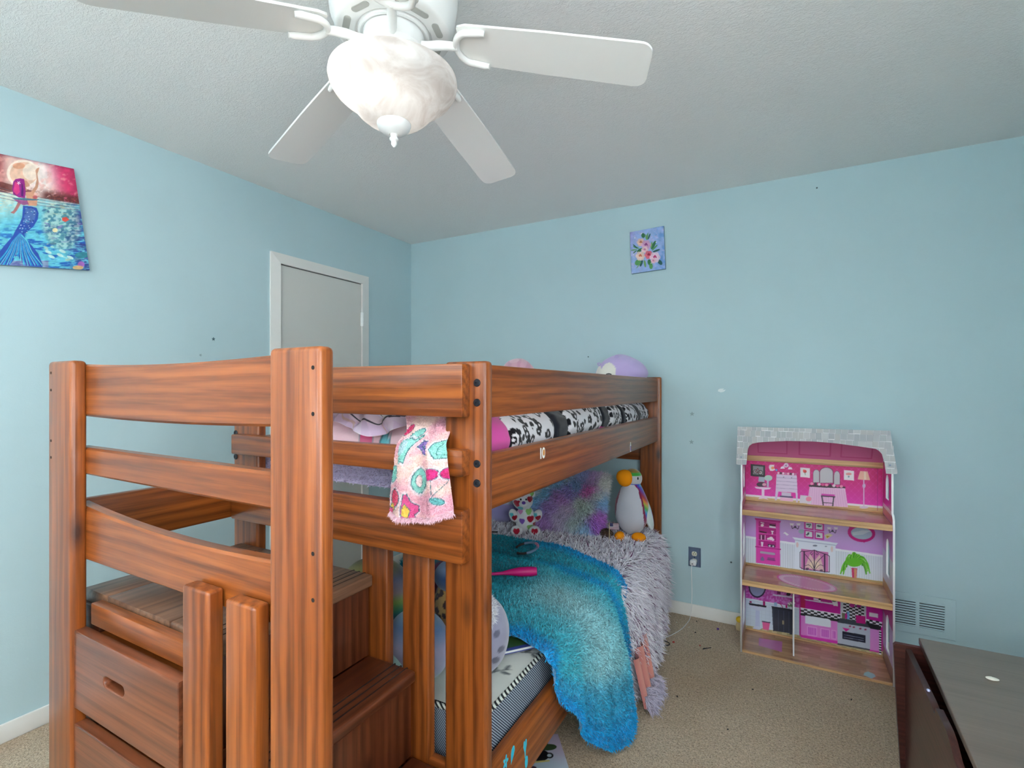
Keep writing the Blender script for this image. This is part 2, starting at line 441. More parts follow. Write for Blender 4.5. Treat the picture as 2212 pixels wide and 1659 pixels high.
mat('bolt_black', S(40, 44, 52), 0.35, metal=0.6)
mat('hole_dark', S(22, 12, 8), 0.9)
wood('chest_wood', S(66, 34, 30), S(92, 52, 46), S(50, 26, 24), rough=0.35, grain=1.6)
wood('chest_lid', S(112, 98, 87), S(120, 106, 95), S(106, 92, 81), rough=0.3, grain=0.4, fineamt=0.15)
mat('plastic_white', S(236, 236, 236), 0.35)
mat('doll_white', S(238, 238, 240), 0.4)
wood('doll_edge', S(206, 160, 110), S(228, 186, 136), S(206, 160, 110), rough=0.4, grain=2.0)
vmat('print', rough=0.35, spec=0.5)
vmat('print_gloss', rough=0.16, spec=0.6)
vmat('print_matte', rough=0.6, spec=0.3)
vmat('cloth', rough=0.95, sheen=0.25, spec=0.1, bumpy=(420, 0.25, 0.003))
vmat('plush', rough=1.0, sheen=0.5, spec=0.05, bumpy=(600, 0.35, 0.003))
vmat('fur', rough=0.9, sheen=0.2, spec=0.1)
mat('steel_plate', S(124, 140, 170), 0.32, metal=0.75)
mat('ivory', S(214, 212, 190), 0.4)

# ================================================================== room shell
RX, RY, RZ = 3.58, -4.12, 2.44
def struct(name, mk, boxes, parent=None):
    bm = bmesh.new()
    for b in boxes: box_bm(bm, *b)
    o = link(name, bm_mesh(bm, name), mk, parent)
    if parent is None: o['kind'] = 'structure'
    return o
struct('floor', 'carpet', [(-0.1, RX + 0.1, RY - 0.1, 0.1, -0.1, 0.0)])
struct('ceiling', 'ceiling_white', [(-0.1, RX + 0.1, RY - 0.1, 0.1, RZ, RZ + 0.1)])
struct('wall_left', 'wall_blue', [(-0.1, 0, RY, 0, 0, RZ)])
struct('wall_back', 'wall_blue', [(-0.1, RX + 0.1, 0, 0.1, 0, RZ)])
WY = (-3.75, -2.65)  # opening for the added right-wall window
struct('wall_right', 'wall_blue', [(RX, RX + 0.1, RY, WY[0], 0, RZ), (RX, RX + 0.1, WY[1], 0, 0, RZ), (RX, RX + 0.1, WY[0], WY[1], 0, 0.78), (RX, RX + 0.1, WY[0], WY[1], 2.12, RZ)])
WIN = [(0.73, 1.87), (2.03, 3.17)]; WZ0, WZ1 = 0.78, 2.12
bx = [(-0.1, RX + 0.1, RY - 0.1, RY, 0, WZ0), (-0.1, RX + 0.1, RY - 0.1, RY, WZ1, RZ), (-0.1, WIN[0][0], RY - 0.1, RY, WZ0, WZ1), (WIN[0][1], WIN[1][0], RY - 0.1, RY, WZ0, WZ1), (WIN[1][1], RX + 0.1, RY - 0.1, RY, WZ0, WZ1)]
struct('wall_front', 'wall_blue', bx)
m = mat('window_glass', (0.95, 0.98, 1.0), 0.02); bsdf(m).inputs['Transmission Weight'].default_value = 1.0; bsdf(m).inputs['Alpha'].default_value = 0.15
for i, (a, b) in enumerate(WIN):
    wr = empty('window_%d' % (i + 1), ((a + b) / 2, RY - 0.05, WZ0)); wr['kind'] = 'structure'
    def rel(n, x0, x1, y0, y1, z0, z1, mm):
        return box(n, x0 - (a + b) / 2, x1 - (a + b) / 2, y0, y1, z0 - WZ0, z1 - WZ0, mm, wr)
    rel('window_frame', a, a + 0.04, -0.03, 0.03, WZ0, WZ1, 'trim_white'); rel('window_frame', b - 0.04, b, -0.03, 0.03, WZ0, WZ1, 'trim_white')
    rel('window_frame', a + 0.04, b - 0.04, -0.03, 0.03, WZ0, WZ0 + 0.04, 'trim_white'); rel('window_frame', a + 0.04, b - 0.04, -0.03, 0.03, WZ1 - 0.04, WZ1, 'trim_white')
    zm = (WZ0 + WZ1) / 2
    rel('meeting_rail', a + 0.04, b - 0.04, -0.025, 0.025, zm - 0.02, zm + 0.02, 'trim_white')
    rel('window_pane', a + 0.04, b - 0.04, -0.012, -0.008, WZ0 + 0.04, zm - 0.02, 'window_glass'); rel('window_pane', a + 0.04, b - 0.04, -0.012, -0.008, zm + 0.02, WZ1 - 0.04, 'window_glass')
wr = empty('window_3', (RX + 0.05, sum(WY) / 2, WZ0)); wr['kind'] = 'structure'  # unseen window, added to let fill light into the lower bunk
hw, hh, zm = (WY[1] - WY[0]) / 2, WZ1 - WZ0, (WZ1 - WZ0) / 2
for bb in ((-.03, .03, -hw, -hw + .04, 0, hh), (-.03, .03, hw - .04, hw, 0, hh), (-.03, .03, -hw + .04, hw - .04, 0, .04), (-.03, .03, -hw + .04, hw - .04, hh - .04, hh)): box('window_frame', *bb, 'trim_white', wr)
box('meeting_rail', -.025, .025, -hw + .04, hw - .04, zm - .02, zm + .02, 'trim_white', wr)
for z0, z1 in ((.04, zm - .02), (zm + .02, hh - .04)): box('window_pane', .008, .012, -hw + .04, hw - .04, z0, z1, 'window_glass', wr)
def baseb(name, p):
    o = box(name, *p, 'trim_white', None, bev=0.005, seg=2); o['kind'] = 'structure'; return o
baseb('baseboard_left', (0, 0.012, -4.1, -1.22, 0, 0.072)); baseb('trim_1', (0, 0.012, -0.46, -0.012, 0, 0.072))
baseb('baseboard_back', (0, RX, -0.013, 0, 0, 0.072)); baseb('baseboard_right', (RX - 0.012, RX, -4.1, -0.013, 0, 0.072))
# closet door in the left wall
dr = empty('door_1', (0, -0.84, 0)); dr['kind'] = 'structure'
def casing(y0, z0, y1, z1, y2, z2, y3, z3):
    # mitred board, thick at the opening side
    bm = bmesh.new(); lo = [(y0, z0), (y1, z1), (y2, z2), (y3, z3)]   # outer, outer, inner, inner
    A = [bm.verts.new((0.0, y + 0.84, z)) for y, z in lo]; B = [bm.verts.new((x, y + 0.84, z)) for x, (y, z) in zip((0.010, 0.010, 0.019, 0.019), lo)]
    bm.faces.new(B); bm.faces.new(A[::-1])
    for k in range(4): bm.faces.new((A[k], A[(k + 1) % 4], B[(k + 1) % 4], B[k]))
    bmesh.ops.recalc_face_normals(bm, faces=bm.faces)
    return link('casing_board', bm_mesh(bm), 'trim_white', dr)
OY0, OY1, OZ = -1.218, -0.462, 2.094; IY0, IY1, IZ = -1.160, -0.528, 2.034
casing(OY0, 0, OY0, OZ, IY0, IZ, IY0, 0); casing(OY0, OZ, OY1, OZ, IY1, IZ, IY0, IZ); casing(OY1, OZ, OY1, 0, IY1, 0, IY1, IZ)
box('jamb_gap', 0.0, 0.0015, IY0 + 0.84, IY1 + 0.84, 0.004, IZ, 'gap_dark', dr)
slab = box('door_slab', 0.0005, 0.006, IY0 + 0.843, IY1 + 0.836, 0.01, IZ - 0.005, 'door_paint', dr, bev=0.001, seg=1)
for hz in (1.79, 0.3):
    hg = tube('hinge', [(0.0195, IY1 + 0.834, hz - 0.047), (0.0195, IY1 + 0.834, hz + 0.047)], 0.0085, 'hinge_white', dr, seg=10)
    for k in range(3):
        tube('knuckle', [(0.0195, IY1 + 0.834, hz - 0.045 + 0.031 * k), (0.0195, IY1 + 0.834, hz - 0.017 + 0.031 * k)], 0.0108, 'hinge_white', hg, seg=10)
lathe('door_knob', [(0.0, 0.0), (0.026, 0.0), (0.026, 0.004), (0.01, 0.008), (0.01, 0.025), (0.024, 0.035), (0.027, 0.047), (0.018, 0.058), (0.0, 0.06)], 'steel_plate', dr, (0.006, IY0 + 0.90, 0.93), 20, (0, PI / 2, 0))

# ================================================================== ceiling fan
FC = (1.661, -2.048, RZ)
fan = empty('ceiling_fan', FC); tag(fan, 'white five-blade ceiling fan with a lit alabaster glass bowl', 'ceiling fan')
lathe('motor_housing', [(0.0, 0.0), (0.158, 0.0), (0.165, -0.03), (0.165, -0.12), (0.158, -0.17), (0.150, -0.19), (0.147, -0.203), (0.143, -0.207), (0.136, -0.21), (0.098, -0.21), (0.096, -0.205), (0.092, -0.205), (0.090, -0.212), (0.085, -0.214), (0.078, -0.21)], 'fan_white', fan, seg=64)
for k in range(10):
    a = 2 * PI * (k + 0.5) / 10; me = shape2d([slot(0.052, 0.017)], 0.004)
    v = link('vent_slot', me, 'vent_grey', fan, (0.118 * math.cos(a), 0.118 * math.sin(a), -0.2095), (0, 0, a + PI / 2))
lathe('rotor', [(0.078, -0.21), (0.078, -0.248), (0.066, -0.256), (0.066, -0.30), (0.0, -0.30)], 'fan_white', fan, seg=40)
lathe('light_fitter', [(0.0, -0.298), (0.070, -0.298), (0.072, -0.310), (0.12, -0.314), (0.12, -0.318), (0.0, -0.318)], 'fan_white', fan, seg=40)
# glass bowl
m = bpy.data.materials.new('alabaster_glass'); m.use_nodes = True; MATS['alabaster_glass'] = m
nt = m.node_tree; nt.nodes.remove(nt.nodes['Principled BSDF']); out = nt.nodes['Material Output']
df = nd(m, 'ShaderNodeBsdfDiffuse'); tr = nd(m, 'ShaderNodeBsdfTranslucent'); gl = nd(m, 'ShaderNodeBsdfGlossy'); gl.inputs['Roughness'].default_value = 0.25
_n = noise(m, texco(m, (1, 1, 1.6)), 9, 4, 0.6, 1.6); _r = ramp(m, [(0.35, S(186, 180, 177)), (0.6, S(208, 207, 206))]); lk(m, _n, _r.inputs[0])
lk(m, _r.outputs[0], df.inputs[0]); lk(m, _r.outputs[0], tr.inputs[0])
mx = nd(m, 'ShaderNodeMixShader'); mx.inputs[0].default_value = 0.45; lk(m, df.outputs[0], mx.inputs[1]); lk(m, tr.outputs[0], mx.inputs[2])
mx2 = nd(m, 'ShaderNodeMixShader'); mx2.inputs[0].default_value = 0.06; lk(m, mx.outputs[0], mx2.inputs[1]); lk(m, gl.outputs[0], mx2.inputs[2]); lk(m, mx2.outputs[0], out.inputs[0])
bowl = [(0.150, 2.1085), (0.159, 2.107), (0.1605, 2.098), (0.157, 2.084), (0.148, 2.069), (0.133, 2.055), (0.116, 2.043), (0.102, 2.030), (0.089, 2.014), (0.072, 2.000), (0.050, 1.992), (0.030, 1.990)]
lathe('glass_bowl', [(r * 1.02, z - RZ + 0.012) for r, z in bowl], 'alabaster_glass', fan, seg=64)
cap = lathe('finial_cap', [(r, z - RZ + 0.012) for r, z in [(0.030, 1.994), (0.043, 1.993), (0.0435, 1.988), (0.040, 1.978), (0.030, 1.969), (0.012, 1.963)]], 'fan_white', fan, seg=40)
lathe('finial', [(r, z - RZ + 0.012) for r, z in [(0.010, 1.966), (0.0085, 1.957), (0.0115, 1.953), (0.0115, 1.949), (0.007, 1.945), (0.0075, 1.938), (0.003, 1.931), (0.0, 1.930)]], 'fan_white', cap, seg=20)
for k in range(3):
    a = 0.75 + 2 * PI * k / 3
    if k == 0: pass
bl = ball('light_bulb', (-0.036, -0.052, -0.376), (0.026, 0.026, 0.034), 'bulb_glow', fan, nu=20, nv=14)[0]
pl = bpy.data.lights.new('fan_bulb_light', 'POINT'); pl.energy = 0.9; pl.color = (1, 0.93, 0.84); pl.shadow_soft_size = 0.03
po = bpy.data.objects.new('fan_bulb_light', pl); COL.objects.link(po); po.parent = fan; po.location = (-0.036, -0.052, -0.345)
def blade_outline():
    pts = [(0.178, -0.052), (0.20, -0.060), (0.40, -0.066), (0.625, -0.068)]
    pts += [(0.63 + 0.03 * math.sin(t), -0.038 - 0.03 * math.cos(t)) for t in np.linspace(0.2, PI / 2, 6)]
    return pts + [(x, -y) for x, y in pts[::-1]]
blade_me = shape2d([blade_outline()], 0.006, 0.0)
def iron_mesh():
    bm = bmesh.new(); return bm
for k in range(5):
    a = math.radians(22.28 + 72 * k)
    bl = link('blade', blade_me, 'blade_white', fan)
    bl.matrix_local = Matrix.Translation((0, 0, -0.208)) @ Matrix.Rotation(a, 4, 'Z') @ Matrix.Rotation(math.radians(10.9), 4, 'Y') @ Matrix.Rotation(math.radians(-8), 4, 'X')
    arc = [(0.222 - 0.052 * math.cos(t) + (0.02 if abs(t) > 1.3 else 0) , 0.052 * math.sin(t), -0.011) for t in np.linspace(-1.75, 1.75, 17)]
    ir = tube('blade_iron', arc, [0.0065] + [0.0085] * 15 + [0.0065], 'fan_white', bl, seg=10)
    tube('iron_arm', [(0.176, 0, -0.010), (0.150, 0, -0.010), (0.125, 0.0, -0.012), (0.095, 0.0, -0.018), (0.070, 0, -0.020)], [0.010, 0.011, 0.012, 0.012, 0.012], 'fan_white', bl, seg=10)
    if k: ir.data = IR.data
    else: IR = ir

# ================================================================== bunk bed
bed = empty('bunk_bed', (1.40, -1.2, 0)); tag(bed, 'stained pine bunk bed with stair end, plank rails and ladder-side posts', 'bunk bed')
BO = Vector((1.40, -1.2, 0))
def B(name, x0, x1, y0, y1, z0, z1, axis, bev=0.005, seg=2, m='bed_wood', parent=None):
    o = board(name, x0, x1, y0, y1, z0, z1, axis, m, bed, bev, seg); o.location -= BO; return o
PX0, PX1 = 0.902, 1.912; ZT = 1.384
YN0, YN1 = -2.0, -1.966; YF0, YF1 = -0.062, -0.028; YS0, YS1 = -2.494, -2.461
posts = {}
for nm, x0, x1, y0, y1 in (('nl', PX0, 1.032, YN0, YN1), ('nr', 1.786, PX1, YN0, YN1), ('fl', PX0, 1.032, YF0, YF1), ('fr', 1.794, PX1 + .006, YF0, YF1), ('sl', 0.917, 1.046, YS0, YS1), ('sr', 1.781, 1.906, YS0, YS1)):
    posts[nm] = B('post', x0, x1, y0, y1, 0, ZT, 'z', 0.0095, 4)
RZS = ((1.245, 1.377), (1.100, 1.165), (0.886, 1.018))
for z0, z1 in RZS:   # near end and far end rails
    B('end_rail', 0.945, 1.866, -2.036, YN0 + 0.001, z0, z1, 'x')
    B('end_rail', 0.945, 1.866, YF1 - 0.001, YF1 + 0.014, z0, z1, 'x')
for X in ((PX1 - 0.046, PX1 - 0.012), (PX0 + 0.012, PX0 + 0.046)):
    B('side_rail', *X, YN1, YF0, 1.242, 1.376, 'y'); B('side_rail', *X, YN1, YF0, 1.008, 1.150, 'y'); B('lower_side_rail', *X, YN1, YF0, 0.200, 0.349, 'y')
    B('slat_ledge', X[0] - 0.03 if X[0] > 1.4 else X[1], X[0] if X[0] > 1.4 else X[1] + 0.03, YN1, YF0, 0.235, 0.262, 'y'); B('slat_ledge', X[0] - 0.03 if X[0] > 1.4 else X[1], X[0] if X[0] > 1.4 else X[1] + 0.03, YN1, YF0, 1.009, 1.020, 'y')
B('lower_end_rail', 1.03, 1.788, YN0 + .004, YN1 - .004, 0.20, 0.349, 'x'); B('lower_end_rail', 1.03, 1.796, YF0 + .004, YF1 - .004, 0.20, 0.349, 'x')
for k in range(10):
    y = -1.86 + 0.19 * k
    for z in (0.262, 1.0205):
        B('mattress_slat', 0.952, 1.862, y, y + 0.07, z, z + 0.019, 'x', 0.002, 1)
# stair end: three slats behind the two posts, the first two bowed as in old boards
def slat(top, bot):
    x0, x1 = 0.99, 1.80; n = 13; bm = bmesh.new(); rows = []
    zc = (top(0.5) + bot(0.5)) / 2
    for k in range(n):
        u = k / (n - 1); x = x0 + (x1 - x0) * u; t, b = top(u), bot(u); e = 0.005
        prof = [(-0.016, b + e), (-0.016 + e, b), (0.016 - e, b), (0.016, b + e), (0.016, t - e), (0.016 - e, t), (-0.016 + e, t), (-0.016, t - e)]
        rows.append([bm.verts.new((x - 1.395, y, z - zc)) for y, z in prof])
    for a, b in zip(rows, rows[1:]):
        for k in range(8): bm.faces.new((a[k], b[k], b[(k + 1) % 8], a[(k + 1) % 8]))
    bm.faces.new(rows[0]); bm.faces.new(rows[-1][::-1]); bmesh.ops.recalc_face_normals(bm, faces=bm.faces)
    o = link('end_slat', bm_mesh(bm), 'bed_wood', bed, smooth=0.7); o.location = Vector((1.395, -2.448, zc)) - BO
    return o
slat(lambda u: 1.378 - 0.040 * u * (1 - u), lambda u: 1.249 - 0.028 * u * (1 - u))
slat(lambda u: 1.171 - 0.006 * u, lambda u: 1.104 - 0.006 * u)
slat(lambda u: 1.030 - 0.075 * u * (1.25 - u) + 0.0, lambda u: 0.893)
B('stair_guard_rail', 0.917, 0.943, YS1 - 0.001, YN0 + 0.001, 0.890, 1.027, 'y')
for x0, x1 in ((1.527, 1.612), (1.665, 1.748)):     # balusters outside the stair end
    B('baluster', x0, x1, -2.498, -2.466, 0, 0.936, 'z', 0.006, 3)
for x0, x1 in ((1.497, 1.592), (1.646, 1.736)):     # balusters under the near end rail
    B('baluster', x0, x1, -2.0, -1.97, 0, 0.905, 'z', 0.006, 3)
bolt_me = None
def bolt(x, y, z, r=0.0098, dirn='y', m='bolt_black'):
    global bolt_me
    if bolt_me is None:
        o = lathe('bolt_head', [(0.0, 0.0012), (0.003, 0.0012), (0.0032, 0.003), (0.0085, 0.003), (0.0098, 0.0015), (0.0098, -0.002)], 'bolt_black', bed, seg=18); bolt_me = o.data
    else: o = link('bolt_head', bolt_me, None, bed)
    o.location = Vector((x, y, z)) - BO; o.rotation_euler = (PI / 2, 0, 0); return o
for z in (1.330, 1.281, 1.130, 1.082): bolt(1.886, YN0, z)
for z in (1.165, 1.130, 1.085): bolt(0.917, YN0, z)
def hole(x, y, z, r=0.0035):
    o = prism('bolt_hole', [circle(r, 14)], 0.002, 'hole_dark', bed, MXZ(x, y + 0.0006, z)); o.location -= BO; return o
for z in (1.349, 1.275, 1.052, 0.978): hole(1.892, YS0, z)
for z in (1.355, 1.312, 1.185, 1.143): hole(0.936, YS0, z)

# ------------------------------------------------------------------ storage stairs
st = empty('storage_stairs', (1.40, -2.23, 0)); tag(st, 'brown wooden storage stairs with slotted drawers between the bed posts', 'stairs')
SO = Vector((1.40, -2.23, 0))
def T(name, *a, **k):
    m_ = k.pop('m', 'stair_wood'); o = board(name, *a, m_, st, **k); o.location -= SO; return o
def grooved_tread(x0, x1, z, m):
    g = T('tread', x0, x1, -2.445, -2.003, z - 0.030, z, 'y', bev=0.008, seg=3, m=m)
    for k in range(3):
        xx = x1 - 0.030 - 0.021 * k
        o = box('groove', xx - 0.0018, xx + 0.0018, -2.444, -2.004, z - 0.003, z + 0.0006, 'hole_dark', st); o.location -= SO
    return g
T('landing_plank', 0.952, 1.070, -2.430, -2.003, 0.765, 0.798, 'y', bev=0.0015, m='landing_wood')
T('landing_plank', 1.0715, 1.350, -2.430, -2.003, 0.765, 0.798, 'y', bev=0.0015, m='landing_wood')
g = T('landing_plank', 1.3515, 1.545, -2.430, -2.003, 0.765, 0.798, 'y', bev=0.006, seg=3, m='landing_wood')
for k in range(3):
    xx = 1.515 - 0.021 * k; o = box('groove', xx - 0.0018, xx + 0.0018, -2.429, -2.004, 0.796, 0.7986, 'hole_dark', st); o.location -= SO
T('apron', 1.050, 1.525, -2.457, -2.432, 0.735, 0.787, 'x', bev=0.003, m='bed_wood')
grooved_tread(1.530, 1.698, 0.571, 'stair_wood'); grooved_tread(1.682, 1.850, 0.342, 'stair_wood'); grooved_tread(1.70, 1.88, 0.113, 'stair_wood')
T('riser', 1.512, 1.530, -2.44, -2.005, 0.571, 0.766, 'z', bev=0.001, m='stair_wood'); T('riser', 1.664, 1.682, -2.44, -2.005, 0.342, 0.541, 'z', bev=0.001, m='stair_wood'); T('riser', 1.816, 1.834, -2.44, -2.005, 0.113, 0.312, 'z', bev=0.001, m='stair_wood')
T('side_panel', 0.955, 1.512, -2.022, -2.005, 0.02, 0.765, 'x', bev=0.001, m='stair_wood'); T('side_panel', 1.512, 1.664, -2.022, -2.005, 0.02, 0.541, 'x', bev=0.001, m='stair_wood')
T('side_panel', 1.512, 1.664, -2.44, -2.424, 0.02, 0.541, 'x', bev=0.001, m='stair_wood'); T('side_panel', 0.955, 1.05, -2.44, -2.424, 0.02, 0.765, 'x', bev=0.001, m='stair_wood')
T('end_panel', 0.955, 0.972, -2.424, -2.022, 0.02, 0.765, 'z', bev=0.001, m='stair_wood')
T('divider_rail', 1.05, 1.512, -2.452, -2.432, 0.508, 0.560, 'x', bev=0.002, m='bed_wood'); T('divider_rail', 1.05, 1.512, -2.452, -2.432, 0.285, 0.335, 'x', bev=0.002, m='bed_wood')
for z0, z1, sc in ((0.547, 0.728, True), (0.322, 0.503, False), (0.10, 0.278, False)):
    x0, x1 = 1.040, 1.492; r = 0.011
    o_l = [(-(x1 - x0) / 2, -(z1 - z0) / 2), ((x1 - x0) / 2, -(z1 - z0) / 2), ((x1 - x0) / 2, (z1 - z0) / 2), (-(x1 - x0) / 2, (z1 - z0) / 2)]
    hl = [(x - 0.03, y + 0.012) for x, y in slot(0.098, 0.03)]
    me = shape2d([o_l, hl], 0.020, 0.0035)
    dfr = link('drawer', me, 'drawer_wood', st, smooth=0.6); dfr.matrix_local = MXZ((x0 + x1) / 2, -2.474, (z0 + z1) / 2); dfr.location -= SO
    b = box('drawer_box', -0.2, 0.2, -0.075, 0.075, -0.40, -0.018, 'bed_wood', dfr)
    if sc:
        lathe('screw_head', [(0, 0.003), (0.006, 0.0025), (0.0075, 0.0), (0.0075, -0.006)], 'steel_plate', dfr, (0.006, 0.003, -0.009), 14)
# paper sticker on the landing
o = prism('sticker', [[(0, 0), (0.05, 0), (0.03, 0.04)]], 0.0008, 'plastic_white', None, Matrix.Translation((1.36, -2.405, 0.7987)))
tag(o, 'small triangular white sticker with blue edge on stair landing', 'sticker')
mat('sticker_blue', S(70, 84, 160), 0.5)
prism('border', [[(0, 0), (0.05, 0), (0.03, 0.04)], [(0.006, 0.003), (0.044, 0.003), (0.03, 0.032)]], 0.0006, 'sticker_blue', o, Matrix.Translation((0, 0, 0.0006)))

# ================================================================== toy chest
ch = empty('toy_chest', (3.15, -1.35, 0)); tag(ch, 'dark brown wooden toy chest with a flat grey-brown lid by the right wall', 'toy chest')
CO = Vector((3.15, -1.35, 0))
def K(name, *a, **k):
    m_ = k.pop('m', 'chest_wood'); o = board(name, *a, m_, ch, **k); o.location -= CO; return o
# end panels stand proud of the front
for y0, y1 in ((-0.957, -0.939), (-1.79, -1.772)):
    prof = [(2.895, 0.0), (3.46, 0.0), (3.46, 0.462), (2.880, 0.462), (2.874, 0.455), (2.884, 0.2)]
    o = prism('end_panel', [[(x - 3.15, z) for x, z in prof]], abs(y1 - y0), 'chest_wood', ch, MXZ(0, (y0 + y1) / 2 + 1.35, 0))
fp = [(-0.957, 0.04), (-0.957, 0.452), (-1.27, 0.452), (-1.305, 0.448), (-1.315, 0.442), (-1.328, 0.448), (-1.335, 0.466), (-1.43, 0.466), (-1.46, 0.458), (-1.50, 0.436), (-1.56, 0.424), (-1.62, 0.424), (-1.68, 0.44), (-1.70, 0.452), (-1.772, 0.452), (-1.772, 0.04)]
prism('front_panel', [[(y + 1.35, z) for y, z in fp]], 0.016, 'chest_wood', ch, MYZ(2.913 - 3.15, 0, 0))
K('back_panel', 3.442, 3.458, -1.772, -0.957, 0.04, 0.462, 'y', bev=0.002); K('bottom_panel', 2.921, 3.442, -1.772, -0.957, 0.04, 0.055, 'y', bev=0.001)
o = prism('lid', [[(2.948, -0.925), (3.465, -0.925), (3.465, -1.80), (2.918, -1.80)]], 0.016, 'chest_lid', ch, Matrix.Translation((0, 0, 0.473)), 0.002); o.location -= CO
K('lid_batten', 2.99, 3.40, -1.02, -0.98, 0.44, 0.4645, 'x', bev=0.002); K('lid_batten', 2.99, 3.40, -1.74, -1.70, 0.44, 0.4645, 'x', bev=0.002)
mat('shell_white', S(232, 228, 214), 0.35)
o = ball('guitar_pick', (3.075, -1.13, 0.4865), (0.014, 0.009, 0.0035), 'shell_white', None, shapef=lambda D, P: P * np.where(P[..., :1] < 0, 1.15, 1.0))[0]
tag(o, 'small pale shell-like pick lying on the chest lid', 'pick')
mat('gem', S(190, 196, 235), 0.15, spec=0.8)
o = ball('plastic_gem', (2.912, -1.225, 0.457), (0.005, 0.006, 0.004), 'gem', None, nu=8, nv=5)[0]; tag(o, 'tiny pale blue plastic gem on the chest front edge', 'gem')

# ================================================================== wall pictures
def canvas(name, label, w_, h_, paint, mtx, depth=0.018):
    """stretched canvas: local XY picture plane, picture facing +Z"""
    r = empty(name); r.matrix_world = mtx; tag(r, label, 'painting')
    b = box('canvas_body', -w_ / 2, w_ / 2, -h_ / 2, h_ / 2, 0, depth, 'canvas_side', r, bev=0.002, seg=2)
    print_sheet('picture', (-w_ / 2 + .001, h_ / 2 - .001, depth + 0.0006), (w_ - .002, 0, 0), (0, -h_ + .002, 0), paint, 'print_matte', r)
    return r
mat('canvas_side', S(120, 150, 168), 0.7)
# mermaid picture (own drawing in the sketch's coordinates)
p = Paint(230, 306, [(-418, -18), (950, 262), (1153, 1566), (-150, 1484)], C3(235, 215, 205))
X, Y = p.SX, p.SY; hz = 560 + 0.16 * X
n1 = p.nz(1.1, 1.5, 3); n2 = p.nz(2.4, 3.6, 1)
sky = mixa(C3(232, 196, 186) * np.ones(p.a.shape), C3(246, 228, 222), sst(330, 120, np.hypot(X - 520, Y - 330)))
sky = mixa(sky, C3(150, 62, 66), sst(150, -60, X) * 0.9); sky = mixa(sky, C3(206, 44, 96), sst(640, 960, X + 0.3 * (hz - Y)) * 0.92)
sky = mixa(sky, C3(96, 30, 62), np.clip(sst(120, 20, Y - 0.2 * X) + sst(860, 1000, X) * 0.35, 0, 1) * 0.85); sky = mixa(sky, C3(236, 170, 160), sst(.55, .7, n1) * .5)
band_ = sst(-170, -50, Y - hz) * sst(0.30, 0.52, n2 + 0.12 * sst(-160, -40, Y - hz)); sky = mixa(sky, C3(88, 42, 42), band_ * np.clip(sst(470, 620, X) + sst(170, 40, X), 0, 1) * 0.9); sky = mixa(sky, C3(160, 84, 70), band_ * sst(.5, .7, p.nz(5, 6, 9)) * .5)
sea = mixa(C3(206, 216, 200) * np.ones(p.a.shape), C3(96, 186, 206), sst(620, 1060, Y + 0.25 * X)); sea = mixa(sea, C3(36, 96, 176), sst(0.46, 0.66, p.nz(1.0, 4, 7)) * sst(860, 1250, Y + 0.15 * X)); sea = mixa(sea, C3(52, 60, 130), sst(820, 1060, X) * sst(.3, .6, p.nz(1.5, 2.5, 12)) * .9)
sea = mixa(sea, C3(120, 210, 224), sst(0.56, 0.7, p.nz(1.5, 8, 5)) * 0.7)
cor = sst(1.15, .8, np.hypot((X - 790 - .1 * (Y - 1000)) / 250, (Y - 980) / 330)); cn = p.nz(3.0, 4.0, 21, 4); sea = mixa(sea, mixa(C3(70, 104, 116) * np.ones(p.a.shape), C3(206, 208, 186), sst(.38, .6, cn)), cor * .55)
p.a = mixa(sky, sea, sst(-12, 12, Y - hz))
p.ell(290, 320, 205, 175, C3(250, 232, 216), 0.85); p.ell(305, 325, 180, 150, C3(226, 176, 148), 0.75); p.ell(400, 300, 110, 110, C3(244, 226, 210), 0.8); p.ell(240, 225, 80, 40, C3(216, 140, 104), 0.6); p.poly([(-420, 480), (20, 430), (160, 470), (330, 520), (480, 560), (-420, 560)], C3(110, 56, 54), 0.75); p.a = mixa(p.a, sea, sst(-8, 8, Y - hz))
for k in range(10): p.curve([(0 - 50 * (k % 3), 505 + 14 * k), (330, 600 + 12 * k), (700, 660 + 12 * k), (1050, 715 + 10 * k)], 5, C3(*((70, 120, 140), (238, 236, 226), (120, 60, 90))[k % 3]), 0.6)
for k in range(34):   # coral and leaves at the right bottom
    a, b = 520 + 560 * RND.random(), 720 + 800 * RND.random()
    if a < 520 + (b - 700) * 0.05: continue
    c = ((222, 222, 190), (60, 150, 160), (30, 60, 110), (90, 110, 120), (205, 190, 150), (110, 80, 160), (190, 225, 215))[k % 7]
    p.ell(a + 0.06 * (b - 700), b, 14 + 34 * RND.random(), 7 + 12 * RND.random(), C3(*c), 0.5, rot=RND.uniform(-0.6, 0.9), n=9)
p.poly([(795, 890), (850, 880), (890, 915), (840, 945), (800, 930)], C3(215, 80, 70)); p.ell(705, 1050, 34, 28, C3(232, 218, 170))
for a, b in ((620, 1330), (660, 1390), (800, 1320), (900, 1400), (770, 1370)): p.ell(a, b, 46, 18, C3(190, 222, 216), 0.95, rot=0.4)
p.ell(1040, 1490, 45, 40, C3(170, 100, 180), 0.9); p.ell(1000, 1530, 70, 26, C3(226, 180, 120), 0.9); p.ell(1050, 1370, 90, 40, C3(50, 130, 140), 0.9)
p.rect(-420, 1440, 620, 1540, C3(160, 110, 150), 0.5)
